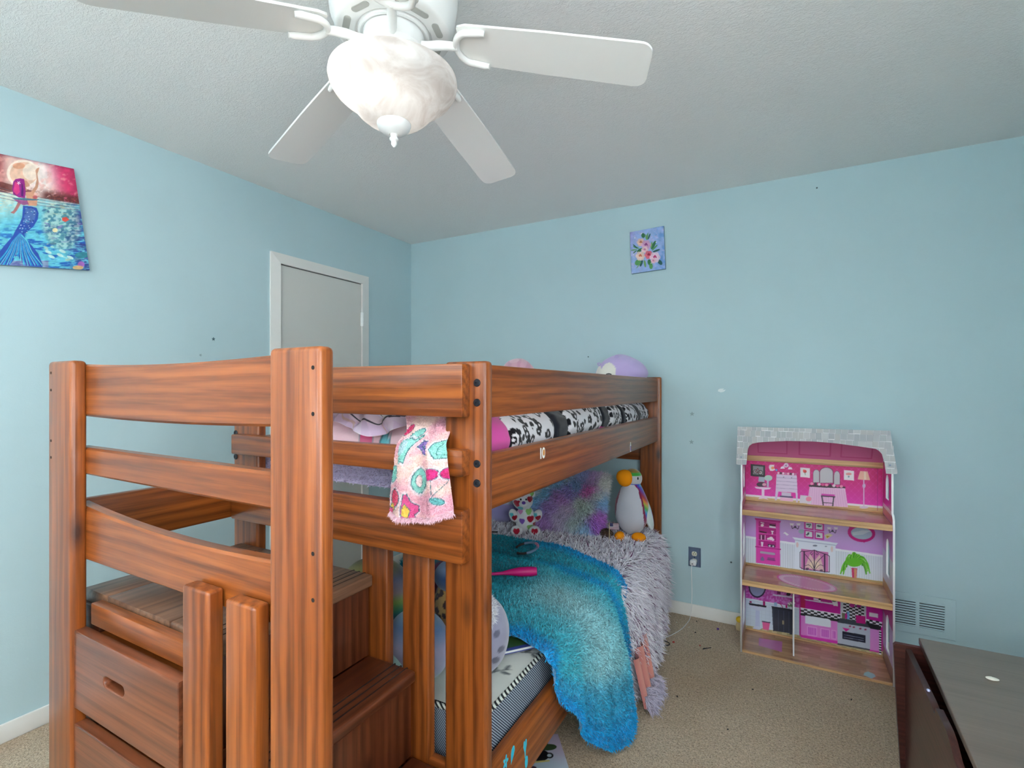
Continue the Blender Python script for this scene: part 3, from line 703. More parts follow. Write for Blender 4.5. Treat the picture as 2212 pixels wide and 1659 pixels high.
# figure
sk = C3(206, 150, 122)
p.poly([(330, 560), (395, 560), (450, 490), (470, 400), (462, 320), (455, 285), (470, 260), (505, 245), (490, 300), (478, 330), (496, 440), (485, 505), (430, 590), (470, 620), (480, 660), (470, 740), (360, 735), (345, 690)], sk)
p.poly([(230, 690), (270, 705), (215, 800), (180, 840), (130, 825), (170, 800), (200, 750)], C3(170, 110, 110))
p.poly([(300, 405), (345, 420), (382, 470), (370, 490), (330, 500), (350, 540), (310, 545)], sk)
p.poly([(260, 385), (310, 395), (320, 470), (330, 560), (320, 640), (240, 630), (170, 590), (155, 520), (170, 430), (200, 395)], C3(150, 40, 130))
p.poly([(190, 430), (240, 440), (255, 560), (215, 600), (170, 550)], C3(215, 60, 130)); p.poly([(280, 430), (300, 520), (300, 620), (270, 610)], C3(90, 30, 110))
for k in range(5): p.line([(240, 445), (240 + 22 * math.cos(k * 1.257 + 0.3), 445 + 22 * math.sin(k * 1.257 + 0.3))], 7, C3(245, 235, 235))
p.poly([(150, 640), (330, 640), (500, 655), (480, 668), (340, 668), (180, 655)], C3(60, 110, 130), 0.9); p.ell(450, 628, 32, 22, C3(190, 90, 100), 0.9)
p.poly([(175, 655), (350, 670), (370, 720), (300, 730), (240, 700)], C3(150, 60, 120), 0.8)
tail = [(295, 735), (400, 745), (470, 765), (495, 830), (485, 910), (430, 1000), (370, 1050), (310, 1100), (330, 1170), (410, 1250), (490, 1350), (550, 1500), (540, 1525), (440, 1520), (370, 1510), (300, 1440), (210, 1360), (170, 1440), (120, 1500), (-60, 1490), (-60, 1400), (60, 1240), (160, 1130), (200, 1050), (255, 960), (285, 880)]
p.poly(tail, C3(45, 80, 165))
p.poly([(330, 760), (420, 770), (470, 820), (440, 920), (350, 980), (300, 930), (315, 850)], C3(80, 110, 170), 0.9)
for k in range(90):
    a, b = RND.uniform(250, 480), RND.uniform(760, 1100)
    if abs(a - (395 - 0.0011 * (b - 780) ** 2 * 1.2)) < 75: p.ell(a, b, 9, 6, C3(*((200, 215, 225), (90, 190, 210), (30, 50, 120))[k % 3]), 0.75, n=8)
for k in range(34):
    t = k / 33.0; ex = -60 + 600 * t; ey = 1500 - 120 * abs(t - 0.42) * 0 - 140 * max(0, 1 - abs(t - 0.45) * 6)
    p.curve([(255 + 20 * t, 1090 + 20 * t), (180 + 150 * t + 40 * (t - .5), 1200), (80 + 330 * t, 1330), (ex, ey)], 13, C3(*((60, 200, 210), (40, 140, 210), (30, 60, 160), (110, 220, 215), (90, 60, 170))[k % 5]), 0.75)
p.noise(2.5, 0.10, 4.0)
c_, s_ = math.cos(math.radians(7.5)), math.sin(math.radians(7.5))
canvas('mermaid_painting', 'tilted canvas print of a pink-haired mermaid on the left wall', 0.305, 0.406, p, Matrix(((0, 0, 1, 0.001), (c_, -s_, 0, -2.235), (s_, c_, 0, 1.988), (0, 0, 0, 1))))
# flower painting
p = Paint(150, 190, [(305, 430), (1080, 285), (1130, 1260), (345, 1375)], C3(140, 165, 215))
X, Y = p.SX, p.SY
p.a = mixa(C3(150, 175, 222) * np.ones(p.a.shape), C3(158, 150, 210), sst(700, 350, X + 0.3 * Y)); p.a = mixa(p.a, C3(105, 150, 210), sst(700, 1100, X) * sst(0.3, 0.7, p.nz(1, 1, 2))); p.a = mixa(p.a, C3(190, 180, 220), sst(0.55, 0.75, p.nz(1.3, 1.3, 8)) * 0.6)
G = ((52, 112, 70), (84, 150, 84), (40, 92, 86), (110, 160, 90))
def leafp(x, y, L, wd, a, c): p.ell(x + L / 2 * math.cos(a), y + L / 2 * math.sin(a), L / 2, wd, C3(*c), 0.95, rot=a, n=12)
for k, (x, y, L, wd, a) in enumerate(((620, 560, 110, 45, -1.7), (700, 610, 170, 14, -1.45), (720, 600, 150, 16, -1.2), (690, 600, 120, 20, -1.7), (800, 820, 220, 34, -1.1), (810, 850, 190, 18, -0.8), (830, 880, 180, 22, -0.35), (790, 800, 160, 18, -1.4), (600, 800, 150, 34, 2.6), (520, 800, 150, 20, 3.5), (480, 800, 140, 14, 3.9), (480, 820, 150, 14, 3.0), (470, 840, 110, 12, 2.5), (540, 1060, 150, 60, 2.3), (600, 1050, 170, 30, 1.9), (640, 1060, 170, 24, 1.4), (740, 1050, 150, 50, 1.2), (790, 1130, 140, 42, 1.5), (960, 1060, 140, 44, 0.9), (570, 1100, 190, 10, 2.2))): leafp(x, y, L, wd, a, G[k % 4])
for x, y, r, c, c2 in ((560, 660, 90, (235, 190, 170), (190, 110, 80)), (680, 720, 110, (214, 160, 200), (140, 70, 130)), (650, 830, 80, (236, 200, 205), (200, 120, 160)), (550, 970, 105, (240, 205, 190), (205, 110, 80)), (745, 945, 95, (226, 100, 120), (160, 30, 70)), (885, 1000, 120, (240, 205, 222), (200, 60, 120)), (850, 1080, 60, (236, 190, 205), (210, 130, 160))):
    for k in range(6): p.ell(x + r * .45 * math.cos(k * 1.05), y + r * .45 * math.sin(k * 1.05), r * .62, r * .5, C3(*c) * (0.94 + 0.03 * (k % 4)), 0.85, rot=k)
    for k in range(4): p.curve([(x - r * (.35 - .07 * k), y + 5 * k), (x, y - r * (.4 - .1 * k)), (x + r * (.35 - .07 * k), y + 8)], 11, C3(*c2), 0.7)
for x, y in ((570, 465), (910, 660), (800, 1130), (420, 560), (395, 940)): p.ell(x, y, 14, 12, C3(235, 245, 235), 0.8)
p.noise(2.0, 0.06)
canvas('flower_painting', 'small blue canvas painted with pink roses high on the back wall', 0.203, 0.256, p, Matrix(((math.cos(.04), -math.sin(.04), 0, 1.829), (0, 0, -1, -0.001), (math.sin(.04), math.cos(.04), 0, 2.148), (0, 0, 0, 1))), 0.016)

# ================================================================== small wall things
mat('star_grey', S(140, 162, 170), 0.6); mat('star_dark', S(70, 100, 112), 0.6); mat('scuff', S(222, 230, 232), 0.6); mat('mark_dark', S(70, 84, 88), 0.8)
def wallstar(x, y, z, r, side, label, mk='star_grey', a0=PI / 2):
    o = prism('star_sticker', [star(r, 0.42, 5, a0)], 0.0012, mk, None, MXZ(x, -0.0008, z) if side == 'b' else MYZ(0.0008, y, z)); tag(o, label, 'sticker', 'star stickers on the walls'); return o
wallstar(2.082, 0, 1.170, 0.015, 'b', 'upper of two grey star stickers on the wall beside the bunk'); wallstar(2.079, 0, 1.007, 0.015, 'b', 'lower of two grey star stickers on the wall beside the bunk')
wallstar(0, -1.535, 1.569, 0.010, 'l', 'tiny dark star sticker on the left wall before the door', 'star_dark'); wallstar(0, -1.599, 1.483, 0.008, 'l', 'faint small star sticker just above the stair rail', 'star_grey', 1.2)
o = prism('paint_scuff', [[(-.02, -.006), (-.005, -.012), (.012, -.008), (.022, .004), (.006, .002), (.012, .010), (-.008, .009), (-.018, .004)]], 0.0012, 'scuff', None, MXZ(2.241, -0.0008, 1.307)); tag(o, 'white paint scuff on the back wall above the star stickers', 'scuff')
for x, z, lb in ((2.02, 0.372, 'dark nail mark on the wall right of the outlet'), ):
    o = prism('nail_hole', [circle(0.005, 10)], 0.0012, 'mark_dark', None, MXZ(2.29, -0.0008, 0.345)); tag(o, lb, 'nail hole')
o = prism('nail_hole', [circle(0.004, 8)], 0.0012, 'mark_dark', None, MXZ(2.70, -0.0008, 2.36)); tag(o, 'dark nail hole high on the back wall near the ceiling', 'nail hole')
o = prism('nail_hole', [circle(0.004, 8)], 0.0012, 'mark_dark', None, MXZ(1.45, -0.0008, 1.52)); tag(o, 'dark nail hole in the wall above the bunk rail', 'nail hole')
# outlet
ou = empty('wall_outlet', (2.096, 0, 0.343)); tag(ou, 'steel blue-grey outlet plate with ivory socket on the back wall', 'outlet')
bm = bmesh.new(); a = box_bm(bm, -0.034, 0.034, -0.006, 0, -0.056, 0.056)
for vtx in a:
    if vtx.co.y < -0.003: vtx.co.x *= 0.84; vtx.co.z *= 0.90
link('cover_plate', bm_mesh(bm), 'steel_plate', ou)
for z in (0.021, -0.021):
    k = prism('socket', [[(0.0145 * math.cos(t), max(-.0125, min(.0125, 0.0165 * math.sin(t)))) for t in np.linspace(0, 2 * PI, 28, endpoint=False)]], 0.003, 'ivory', ou, MXZ(0, -0.0068, z))
    if z > 0:
        for dx, dz, w_, h_ in ((-0.0058, -0.001, 0.0022, 0.008), (0.0058, -0.001, 0.0022, 0.0065), (0.0, 0.0088, 0.004, 0.004)):
            prism('socket_slot', [[(dx - w_ / 2, dz - h_ / 2), (dx + w_ / 2, dz - h_ / 2), (dx + w_ / 2, dz + h_ / 2), (dx - w_ / 2, dz + h_ / 2)]], 0.0008, 'hole_dark', k, Matrix.Translation((0, 0, 0.0016)))
lathe('plate_screw', [(0, 0.0012), (0.0028, 0.001), (0.003, 0)], 'hole_dark', ou, (0, -0.0062, 0.0), 12, (PI / 2, 0, 0))
# phone charger and its cable
cg = empty('phone_charger', (2.092, -0.008, 0.318)); tag(cg, 'white cube phone charger plugged into the outlet', 'charger')
box('charger_body', -0.017, 0.017, -0.034, -0.0005, -0.014, 0.014, 'plastic_white', cg, bev=0.006, seg=3)
box('port', -0.006, 0.002, -0.0355, -0.033, -0.0045, -0.001, 'hole_dark', cg)
cab = tube('charger_cable', spline([(2.088, -0.048, 0.315), (2.087, -0.055, 0.27), (2.088, -0.042, 0.16), (2.083, -0.032, 0.06), (2.078, -0.045, 0.006), (2.074, -0.11, 0.004), (2.058, -0.205, 0.004), (2.022, -0.30, 0.004), (1.985, -0.365, 0.004), (1.965, -0.40, 0.006), (1.963, -0.36, 0.02), (1.966, -0.30, 0.05), (1.972, -0.25, 0.10), (1.965, -0.21, 0.17), (1.955, -0.19, 0.24)], 90), 0.0019, 'plastic_white', None, seg=7); tag(cab, 'thin white charging cable hanging from the outlet to the carpet', 'cable')
c2 = tube('usb_cable', spline([(2.012, -0.415, 0.004), (2.004, -0.43, 0.004), (1.982, -0.44, 0.004), (1.968, -0.52, 0.004), (1.955, -0.58, 0.004)], 30), 0.0021, 'plastic_white', None, seg=7); tag(c2, 'short white cable end with plug on the carpet by the bed', 'cable')
box('plug', 1.945, 1.957, -0.615, -0.58, 0.001, 0.008, 'plastic_white', c2, bev=0.002)
# air register
rg = empty('wall_register', (3.11, 0, 0.234)); tag(rg, 'blue-painted slotted air register low on the back wall', 'air vent')
RX0, RX1, RH = -0.13, 0.142, 0.094
prism('frame', [[(RX0, -RH), (RX1, -RH), (RX1, RH), (RX0, RH)]] + [[(a, -0.064), (b, -0.064), (b, 0.064), (a, 0.064)] for a, b in ((-0.108, -0.004), (0.008, 0.104))], 0.006, 'wall_blue', rg, MXZ(0, -0.0035, 0), 0.001)
box('duct_back', RX0 + .01, RX1 - .01, -0.0015, -0.0002, -0.07, 0.07, 'gap_dark', rg)
for a, b in ((-0.108, -0.004), (0.008, 0.104)):
    for k in range(11):
        z = -0.059 + 0.0118 * k
        o = box('louver', a, b, -0.0026, 0.0026, -0.0038, 0.0038, 'wall_blue', rg); o.location = ((a + b) / 2, -0.0045, z); o.rotation_euler = (0.75, 0, 0)
for x in (-0.119, 0.125):
    for z in (-0.05, 0.05): lathe('register_screw', [(0, 0.001), (0.003, 0.0008), (0.0035, 0)], 'wall_blue', rg, (x, -0.0068, z), 10, (PI / 2, 0, 0))

# ================================================================== dollhouse
dh = empty('dollhouse', (2.67, -0.17, 0)); tag(dh, 'tall pink three-storey open dollhouse with grey shingle roof', 'dollhouse')
DO = Vector((2.67, -0.17, 0))
YB, YFr, DX0, DX1 = -0.045, -0.300, 2.366, 2.972
def D(o): o.location -= DO; return o
# side panels: white edges, printed inner face, arched slot windows
def side_mat(name, stops):
    m = mat(name, rough=0.3); tc = nd(m, 'ShaderNodeTexCoord'); sp = nd(m, 'ShaderNodeSeparateXYZ'); lk(m, tc.outputs['Object'], sp.inputs[0])
    r = ramp(m, stops, 'CONSTANT'); lk(m, sp.outputs[1], r.inputs[0]); n = noise(m, texco(m), 30, 3)
    c = mixc(m, n, r.outputs[0], S(255, 235, 250), 'MULTIPLY'); lk(m, c, bsdf(m).inputs['Base Color']); return m
side_mat('doll_side_print', [(0.0, S(150, 110, 90)), (0.075, S(196, 190, 226)), (0.24, S(190, 60, 150)), (0.362, S(190, 150, 110)), (0.40, S(205, 210, 228)), (0.545, S(208, 150, 214)), (0.712, S(214, 120, 150)), (0.745, S(236, 220, 236)), (0.765, S(208, 36, 150)), (0.96, S(206, 90, 140))])
def side_outline():
    o = [(YB + 0.005, 0), (YFr, 0), (YFr, 0.70), (YFr + 0.004, 0.735), (YFr + 0.018, 0.752), (YFr + 0.035, 0.757), (YFr + 0.035, 0.93), (YFr + 0.035, 1.06), (YB + 0.005, 0.95)]
    return [(y + 0.17, z) for y, z in o]
def arch(yc, z0, z1, w_):
    return [(yc - w_ / 2 + .17, z0), (yc + w_ / 2 + .17, z0)] + [(yc + .17 + w_ / 2 * math.cos(t), z1 - w_ / 2 + w_ / 2 * math.sin(t)) for t in np.linspace(0, PI, 9)]
for x in (2.362, 2.976):
    me = shape2d([side_outline(), arch(-0.175, 0.095, 0.265, 0.085), arch(-0.175, 0.445, 0.62, 0.085), arch(-0.165, 0.80, 0.915, 0.08)], 0.008)
    o = link('side_panel', me, ['doll_white', 'doll_side_print'], dh); o.matrix_local = MYZ(x - 2.67, 0, 0)
    for f in me.polygons:
        if abs(f.normal.z) > 0.9: f.material_index = 1
    o.matrix_local = MYZ(x - 2.67, 0, 0)
box('back_board', DX0 - 2.67, DX1 - 2.67, YB + .17, YB + .177, 0, 0.955, 'doll_white', dh)
for z0, z1, nm in ((0.0, 0.012, 'base_board'), (0.334, 0.362, 'floor_board'), (0.684, 0.712, 'floor_board')):
    D(board(nm, DX0, DX1, YFr + (0.002 if z0 < .6 else 0.004), YB, z0, z1, 'x', 'doll_edge', dh, bev=0.0015, seg=1))
D(board('attic_beam', DX0, DX1, YB - 0.012, YB, 0.928, 0.958, 'x', 'doll_edge', dh, bev=0.001, seg=1))
for z in (0.012, 0.362, 0.712): D(board('skirting', DX0 + .002, DX1 - .002, YB - 0.010, YB - 0.001, z, z + 0.008, 'x', 'doll_edge', dh, bev=0.0015, seg=1))
D(box('divider', 2.588, 2.594, -0.245, YB - .001, 0.012, 0.334, 'doll_white', dh))
# --- attic slope (pink panels) from the beam up to the roof edge
p = Paint(240, 70, [(0, 0), (606, 0), (606, 175), (0, 175)], C3(206, 110, 156))
for x0, x1 in ((60, 200), (250, 390), (430, 560)):
    p.poly([(x0, 15), (x1, 15), (x1, 150), (x0, 150)], C3(190, 80, 130)); p.poly([(x0 + 6, 15), (x1 - 6, 15), (x1 - 6, 142), (x0 + 6, 142)], C3(206, 112, 160))
p.poly([(75, 20), (130, 22), (120, 40), (100, 52), (80, 38)], C3(60, 70, 80)); p.ell(125, 32, 18, 10, C3(50, 60, 66))
print_sheet('attic_panel', (DX0 - 2.67 + .001, -0.130 + .17, 1.077), (DX1 - DX0 - .002, 0, 0), (0, 0.072, -0.120), p, 'print', dh)
D(box('roof_top_board', DX0, DX1, -0.262, -0.05, 1.078, 1.084, 'doll_white', dh))
# --- storey pictures
W = (255, 255, 255)
p = Paint(330, 122, [(265, 543), (1830, 639), (1830, 1150), (265, 1000)], C3(214, 34, 148), slope=0.085)
p.a = mixa(C3(206, 24, 120) * np.ones(p.a.shape), C3(226, 60, 186), sst(600, 1020, p.SY - 0.07 * p.SX)); p.a = mixa(p.a, C3(240, 120, 205), (np.abs(np.sin((p.SX + p.SY) / 26.0) * np.sin((p.SX - p.SY) / 26.0)) < 0.10) * 0.28)
def bandline(y, h_, c): p.poly([(240, y), (1850, y + 0.0885 * 1610), (1850, y + h_ + 0.0885 * 1610), (240, y + h_)], C3(*c))
bandline(955, 120, (208, 178, 128)); bandline(932, 24, (238, 232, 240))
p.rect(325, 592, 490, 728, C3(38, 36, 44)); p.rect(350, 612, 468, 708, C3(138, 140, 146)); p.ell(378, 680, 26, 26, C3(90, 60, 66)); p.ell(378, 680, 20, 20, C3(150, 150, 155)); p.ell(435, 690, 28, 28, C3(40, 20, 30)); p.ell(435, 690, 21, 21, C3(170, 168, 172)); p.line([(378, 680), (405, 640), (435, 690), (400, 690), (378, 680)], 6, C3(120, 30, 50))
p.poly([(540, 600), (595, 600), (590, 630), (605, 660), (570, 672), (545, 668), (530, 630)], C3(238, 226, 230)); p.ell(575, 636, 18, 16, C3(240, 150, 110)); p.ell(618, 660, 12, 12, C3(90, 150, 220))
p.ell(728, 606, 28, 26, C3(226, 200, 226)); p.ell(728, 606, 14, 13, C3(150, 110, 150)); p.poly([(662, 645), (670, 622), (700, 618), (716, 645)], C3(244, 230, 244)); p.poly([(748, 652), (756, 628), (786, 626), (802, 654)], C3(244, 230, 244)); p.line([(690, 618), (720, 596), (770, 620)], 6, C3(240, 200, 230))
p.poly([(418, 735), (480, 742), (484, 798), (410, 790)], C3(170, 182, 200)); p.ell(525, 752, 46, 34, C3(176, 206, 196)); p.line([(520, 770), (520, 850)], 22, C3(196, 190, 214)); p.ell(450, 825, 60, 28, C3(70, 50, 70)); p.ell(480, 826, 24, 18, C3(226, 160, 190))
p.poly([(370, 850), (560, 862), (540, 880), (480, 884), (480, 960), (530, 1000), (470, 985), (410, 992), (450, 950), (450, 880), (385, 870)], C3(240, 216, 240))
p.poly([(618, 708), (850, 722), (856, 880), (862, 1030), (842, 1030), (836, 920), (640, 905), (622, 1005), (600, 1005), (610, 870)], C3(222, 206, 232))
for k in range(4): p.line([(618, 745 + 40 * k), (852, 760 + 40 * k)], 5, C3(170, 150, 190))
p.line([(700, 740), (700, 742)], 12, C3(120, 100, 140)); p.line([(790, 748), (790, 750)], 12, C3(120, 100, 140))
for k in range(8): p.ell(640 + 28 * k, 694 + 2 * k, 13, 13, C3(*((236, 190, 214), (70, 50, 70), (240, 225, 240), (200, 120, 170))[k % 4]))
p.rect(676, 912, 786, 960, C3(210, 196, 220)); p.line([(660, 960), (800, 970)], 16, C3(80, 70, 110)); p.rect(660, 972, 806, 1008, C3(240, 190, 220))
p.rect(888, 630, 1000, 740, C3(238, 228, 232)); p.ell(942, 676, 20, 18, C3(200, 50, 60)); p.ell(930, 664, 12, 10, C3(225, 80, 70)); p.line([(942, 690), (946, 715)], 6, C3(80, 130, 80))
for cx_, cy_, rx_, ry_ in ((1072, 725, 40, 80), (1186, 715, 82, 96), (1306, 745, 36, 84)):
    p.ell(cx_, cy_ - ry_ * .3, rx_, ry_ * .62, C3(120, 50, 90)); p.poly([(cx_ - rx_, cy_ - ry_ * .3), (cx_ + rx_, cy_ - ry_ * .3), (cx_ + rx_, cy_ + ry_), (cx_ - rx_, cy_ + ry_)], C3(120, 50, 90))
    p.ell(cx_, cy_ - ry_ * .3, rx_ * .88, ry_ * .55, C3(196, 194, 202)); p.poly([(cx_ - rx_ * .88, cy_ - ry_ * .3), (cx_ + rx_ * .88, cy_ - ry_ * .3), (cx_ + rx_ * .88, cy_ + ry_ * .95), (cx_ - rx_ * .88, cy_ + ry_ * .95)], C3(196, 194, 202))
p.poly([(995, 845), (1400, 868), (1432, 1085), (968, 1052)], C3(236, 190, 226))
for k in range(16): p.line([(1004 + 25 * k, 862 + 1.5 * k), (985 + 28.5 * k, 1050 + 2.1 * k)], 5, C3(214, 160, 206), 0.8)
p.poly([(985, 828), (1400, 850), (1402, 868), (1200, 862), (990, 850)], C3(56, 40, 54))
for k in range(9): p.ell(1020 + 42 * k, 815 + 4 * k, 18, 16, C3(*((240, 150, 190), (60, 40, 60), (236, 210, 226), (220, 90, 150))[k % 4]))
p.poly([(1130, 930), (1280, 940), (1282, 962), (1128, 950)], C3(214, 70, 180)); p.line([(1135, 960), (1150, 1060)], 14, C3(48, 40, 56)); p.line([(1270, 968), (1258, 1068)], 14, C3(48, 40, 56)); p.line([(1128, 956), (1282, 966)], 12, C3(48, 40, 56)); p.line([(1150, 1030), (1262, 1040)], 8, C3(48, 40, 56))
p.poly([(890, 945), (1020, 960), (1015, 1045), (880, 1035)], C3(222, 214, 226)); p.ell(985, 990, 32, 28, C3(236, 120, 150), 0.8)
p.rect(1386, 660, 1502, 772, C3(240, 234, 240)); p.ell(1440, 705, 34, 14, C3(214, 120, 120), 0.8); p.ell(1440, 735, 10, 10, C3(120, 160, 170))
p.poly([(1570, 670), (1655, 676), (1684, 776), (1540, 768)], C3(242, 190, 170)); p.poly([(1612, 674), (1634, 676), (1640, 772), (1612, 770)], C3(250, 225, 205)); p.line([(1612, 775), (1612, 1080)], 12, C3(226, 196, 228)); p.ell(1614, 840, 18, 26, C3(216, 190, 226)); p.ell(1612, 1085, 52, 14, C3(214, 200, 222))
p.line([(1768, 640), (1768, 1120)], 10, C3(150, 20, 110), 0.5)
def storey(nm, pt, z0, z1): print_sheet(nm, (DX0 - 2.67 + .0005, YB + .17 - .0012, z1 - .0005), (DX1 - DX0 - .001, 0, 0), (0, 0, z0 - z1 + .001), pt, 'print', dh)
storey('bedroom_wallpaper', p, 0.712, 0.929)
# living room
p = Paint(330, 176, [(265, 5), (1830, 163), (1830, 918), (265, 679)], C3(200, 158, 222), slope=0.13)
SLP = 0.142
p.a = mixa(C3(206, 172, 228) * np.ones(p.a.shape), C3(196, 140, 216), sst(100, 500, p.SY - SLP * p.SX)); d = p.SY - SLP * p.SX
wains = C3(222, 230, 242) - 0.055 * (np.sin(p.SX / 4.2) > 0.1)[..., None]
p.a = np.where((d > 330)[..., None], wains, p.a); p.a = np.where(((d > 318) & (d < 342))[..., None], C3(236, 240, 248), p.a); p.a = np.where((d > 618)[..., None], C3(186, 160, 110), p.a)
mg = C3(214, 40, 156); mgd = C3(182, 16, 130)
p.poly([(385, 170), (655, 205), (660, 700), (385, 662)], C3(224, 70, 178)); p.poly([(370, 155), (668, 188), (662, 208), (378, 176)], C3(196, 20, 140)); p.poly([(415, 190), (612, 215), (612, 490), (415, 465)], mgd); p.poly([(428, 525), (606, 545), (606, 655), (428, 635)], C3(214, 60, 170))
for y in (250, 325, 400, 475): p.line([(412, y), (618, y + 24)], 9, C3(232, 90, 190))
p.line([(380, 480), (665, 512)], 12, mgd)
p.ell(456, 238, 18, 16, C3(W[0], 235, 240)); p.line([(440, 205), (475, 215)], 10, C3(235, 225, 235)); p.rect(540, 225, 606, 240, C3(30, 20, 40)); p.rect(536, 244, 610, 262, C3(245, 235, 245)); p.line([(430, 308), (500, 322)], 16, C3(70, 10, 50)); p.poly([(552, 298), (590, 302), (574, 326), (584, 340), (560, 338), (566, 324)], C3(242, 225, 240))
for k in range(5): p.rect(428 + 14 * k, 348, 436 + 14 * k, 402, C3(*((40, 20, 40), (240, 225, 240), (60, 20, 60))[k % 3]))
p.ell(555, 388, 24, 20, C3(244, 232, 240)); p.ell(578, 402, 16, 14, C3(240, 222, 236)); p.ell(525, 392, 15, 13, C3(244, 232, 240)); p.poly([(440, 425), (470, 428), (462, 480), (446, 478)], C3(240, 220, 238)); p.rect(520, 450, 600, 482, C3(60, 40, 70)); p.ell(540, 472, 12, 12, C3(210, 200, 220)); p.ell(580, 478, 10, 10, C3(210, 200, 220))
p.rect(432, 530, 602, 556, C3(176, 168, 186)); p.poly([(460, 590), (480, 620), (478, 642), (438, 638), (440, 610)], C3(120, 110, 150)); p.rect(515, 600, 598, 625, C3(150, 70, 140)); p.line([(510, 628), (604, 640)], 6, C3(90, 60, 110))
for x, y in ((830, 235), (1255, 280)):
    for q in (-38, 38): p.poly([(x + q - 26, y - 22), (x + q + 26, y - 18), (x + q + 16, y + 8), (x + q - 16, y + 4)], C3(238, 234, 246))
    p.curve([(x - 40, y + 8), (x - 30, y + 40), (x, y + 20), (x + 30, y + 46), (x + 42, y + 12)], 7, C3(60, 50, 80)); p.ell(x, y + 22, 12, 14, C3(70, 60, 90))
for x, y in ((932, 192), (1050, 206), (932, 290), (1050, 304)):
    p.rect(x, y, x + 108, y + 88, C3(206, 50, 160)); p.rect(x + 16, y + 14, x + 92, y + 74, C3(226, 234, 236))
    for k in range(4): p.ell(x + 54 + RND.uniform(-22, 22), y + 50 + RND.uniform(-14, 14), 14, 7, C3(60, 80, 90), 0.9, rot=RND.uniform(-1, 1), n=9)
p.ell(902, 308, 34, 26, C3(160, 180, 196)); p.poly([(692, 330), (715, 312), (760, 345), (735, 356), (715, 335)], C3(240, 240, 248)); p.poly([(1160, 350), (1215, 330), (1260, 350), (1190, 395)], C3(226, 222, 180)); p.poly([(1185, 355), (1225, 362), (1190, 385)], C3(190, 160, 60))
p.poly([(795, 372), (1320, 440), (1290, 470), (1290, 790), (820, 730), (828, 405)], C3(226, 234, 246)); p.poly([(826, 400), (1300, 462), (1298, 474), (826, 412)], C3(190, 200, 220)); p.poly([(898, 504), (1208, 545), (1208, 770), (898, 735)], C3(206, 120, 180))
p.poly([(940, 720), (1000, 560), (1050, 640), (1110, 570), (1160, 760)], C3(226, 196, 190), 0.9); p.ell(1050, 690, 60, 46, C3(236, 220, 190), 0.8)
ib = C3(48, 28, 60)
p.line([(884, 545), (905, 530), (930, 538), (1050, 520), (1165, 565), (1200, 575), (1220, 590), (1220, 770), (1170, 768), (1050, 752), (930, 740), (884, 715)], 7, ib, close=True); p.line([(932, 535), (932, 742)], 14, ib); p.line([(1166, 565), (1166, 770)], 14, ib); p.line([(1048, 522), (1048, 755)], 10, ib)
for sgn in (-1, 1):
    p.curve([(1048, 740), (1048 + 30 * sgn, 660), (1048 + 105 * sgn, 575 + 8 * sgn)], 6, ib); p.curve([(1048, 750), (1048 + 60 * sgn, 690), (1048 + 105 * sgn, 700)], 5, ib); p.curve([(1048 + 20 * sgn, 535), (1048 + 45 * sgn, 555), (1048 + 30 * sgn, 575), (1048 + 18 * sgn, 555)], 5, ib); p.ell(1048 + 80 * sgn, 740 + 10 * sgn, 20, 10, ib, 0.7)
p.ell(1056, 470, 26, 9, C3(120, 130, 150)); p.ell(1180, 478, 14, 6, C3(150, 160, 180)); p.ell(855, 460, 14, 30, C3(232, 190, 190), 0.7); p.ell(1248, 510, 14, 34, C3(232, 200, 196), 0.7)
p.ell(1585, 325, 158, 104, C3(205, 16, 134), rot=0.12); p.poly([(1455, 228), (1715, 255), (1690, 285), (1440, 262)], C3(205, 16, 134)); p.poly([(1560, 410), (1680, 400), (1615, 436)], C3(205, 16, 134)); p.ell(1586, 330, 122, 68, C3(176, 196, 216), rot=0.12); p.poly([(1475, 320), (1600, 295), (1700, 300), (1600, 345), (1490, 355)], C3(222, 232, 240), 0.8)
for k in range(30):
    a = PI + 0.35 - (PI + 0.7) * k / 29; L = 95 + 45 * RND.random(); dx, dy = math.cos(a), -math.sin(a)
    p.curve([(1508, 665), (1508 + 0.6 * L * dx, 640 + 0.55 * L * dy - 12), (1508 + 1.05 * L * dx, 660 + 0.7 * L * dy + 30 * abs(dx)), (1508 + 1.25 * L * dx, 680 + 0.62 * L * dy + 95 * abs(dx))], 15, C3(*((96, 190, 40), (128, 206, 70), (70, 150, 40))[k % 3]), 0.95)
p.ell(1505, 660, 90, 50, C3(100, 190, 46)); p.poly([(1470, 720), (1536, 728), (1528, 840), (1478, 832)], C3(200, 60, 110)); p.poly([(1500, 730), (1530, 735), (1524, 838), (1504, 834)], C3(206, 150, 110))
storey('living_room_wallpaper', p, 0.362, 0.684)
# bathroom and kitchen
p = Paint(330, 176, [(265, -105), (1830, 141), (1830, 895), (265, 569)], C3(206, 100, 200), slope=0.19)
d = p.SY - 0.19 * p.SX; bath = p.SX < 880
nzz = p.nz(6, 6, 2); pk = mixa(C3(196, 70, 176) * np.ones(p.a.shape), C3(214, 130, 214), sst(0.35, 0.65, nzz)); wt = C3(206, 222, 238) - 0.03 * ((np.sin(p.SX / 7.0) > .93) | (np.sin(d / 7.0) > .93))[..., None]
kt = np.ones(p.a.shape) * C3(196, 20, 154)
p.a = np.where(bath[..., None], np.where((d > 176)[..., None], wt, pk), kt); p.a = np.where((bath & (d > 168) & (d < 182))[..., None], C3(226, 236, 246), p.a)
tile = C3(196, 182, 140) - 0.1 * ((np.sin(p.SX / 18.0) * np.sin(d / 9.0)) > 0)[..., None]; p.a = np.where((d > 480)[..., None], tile, p.a)
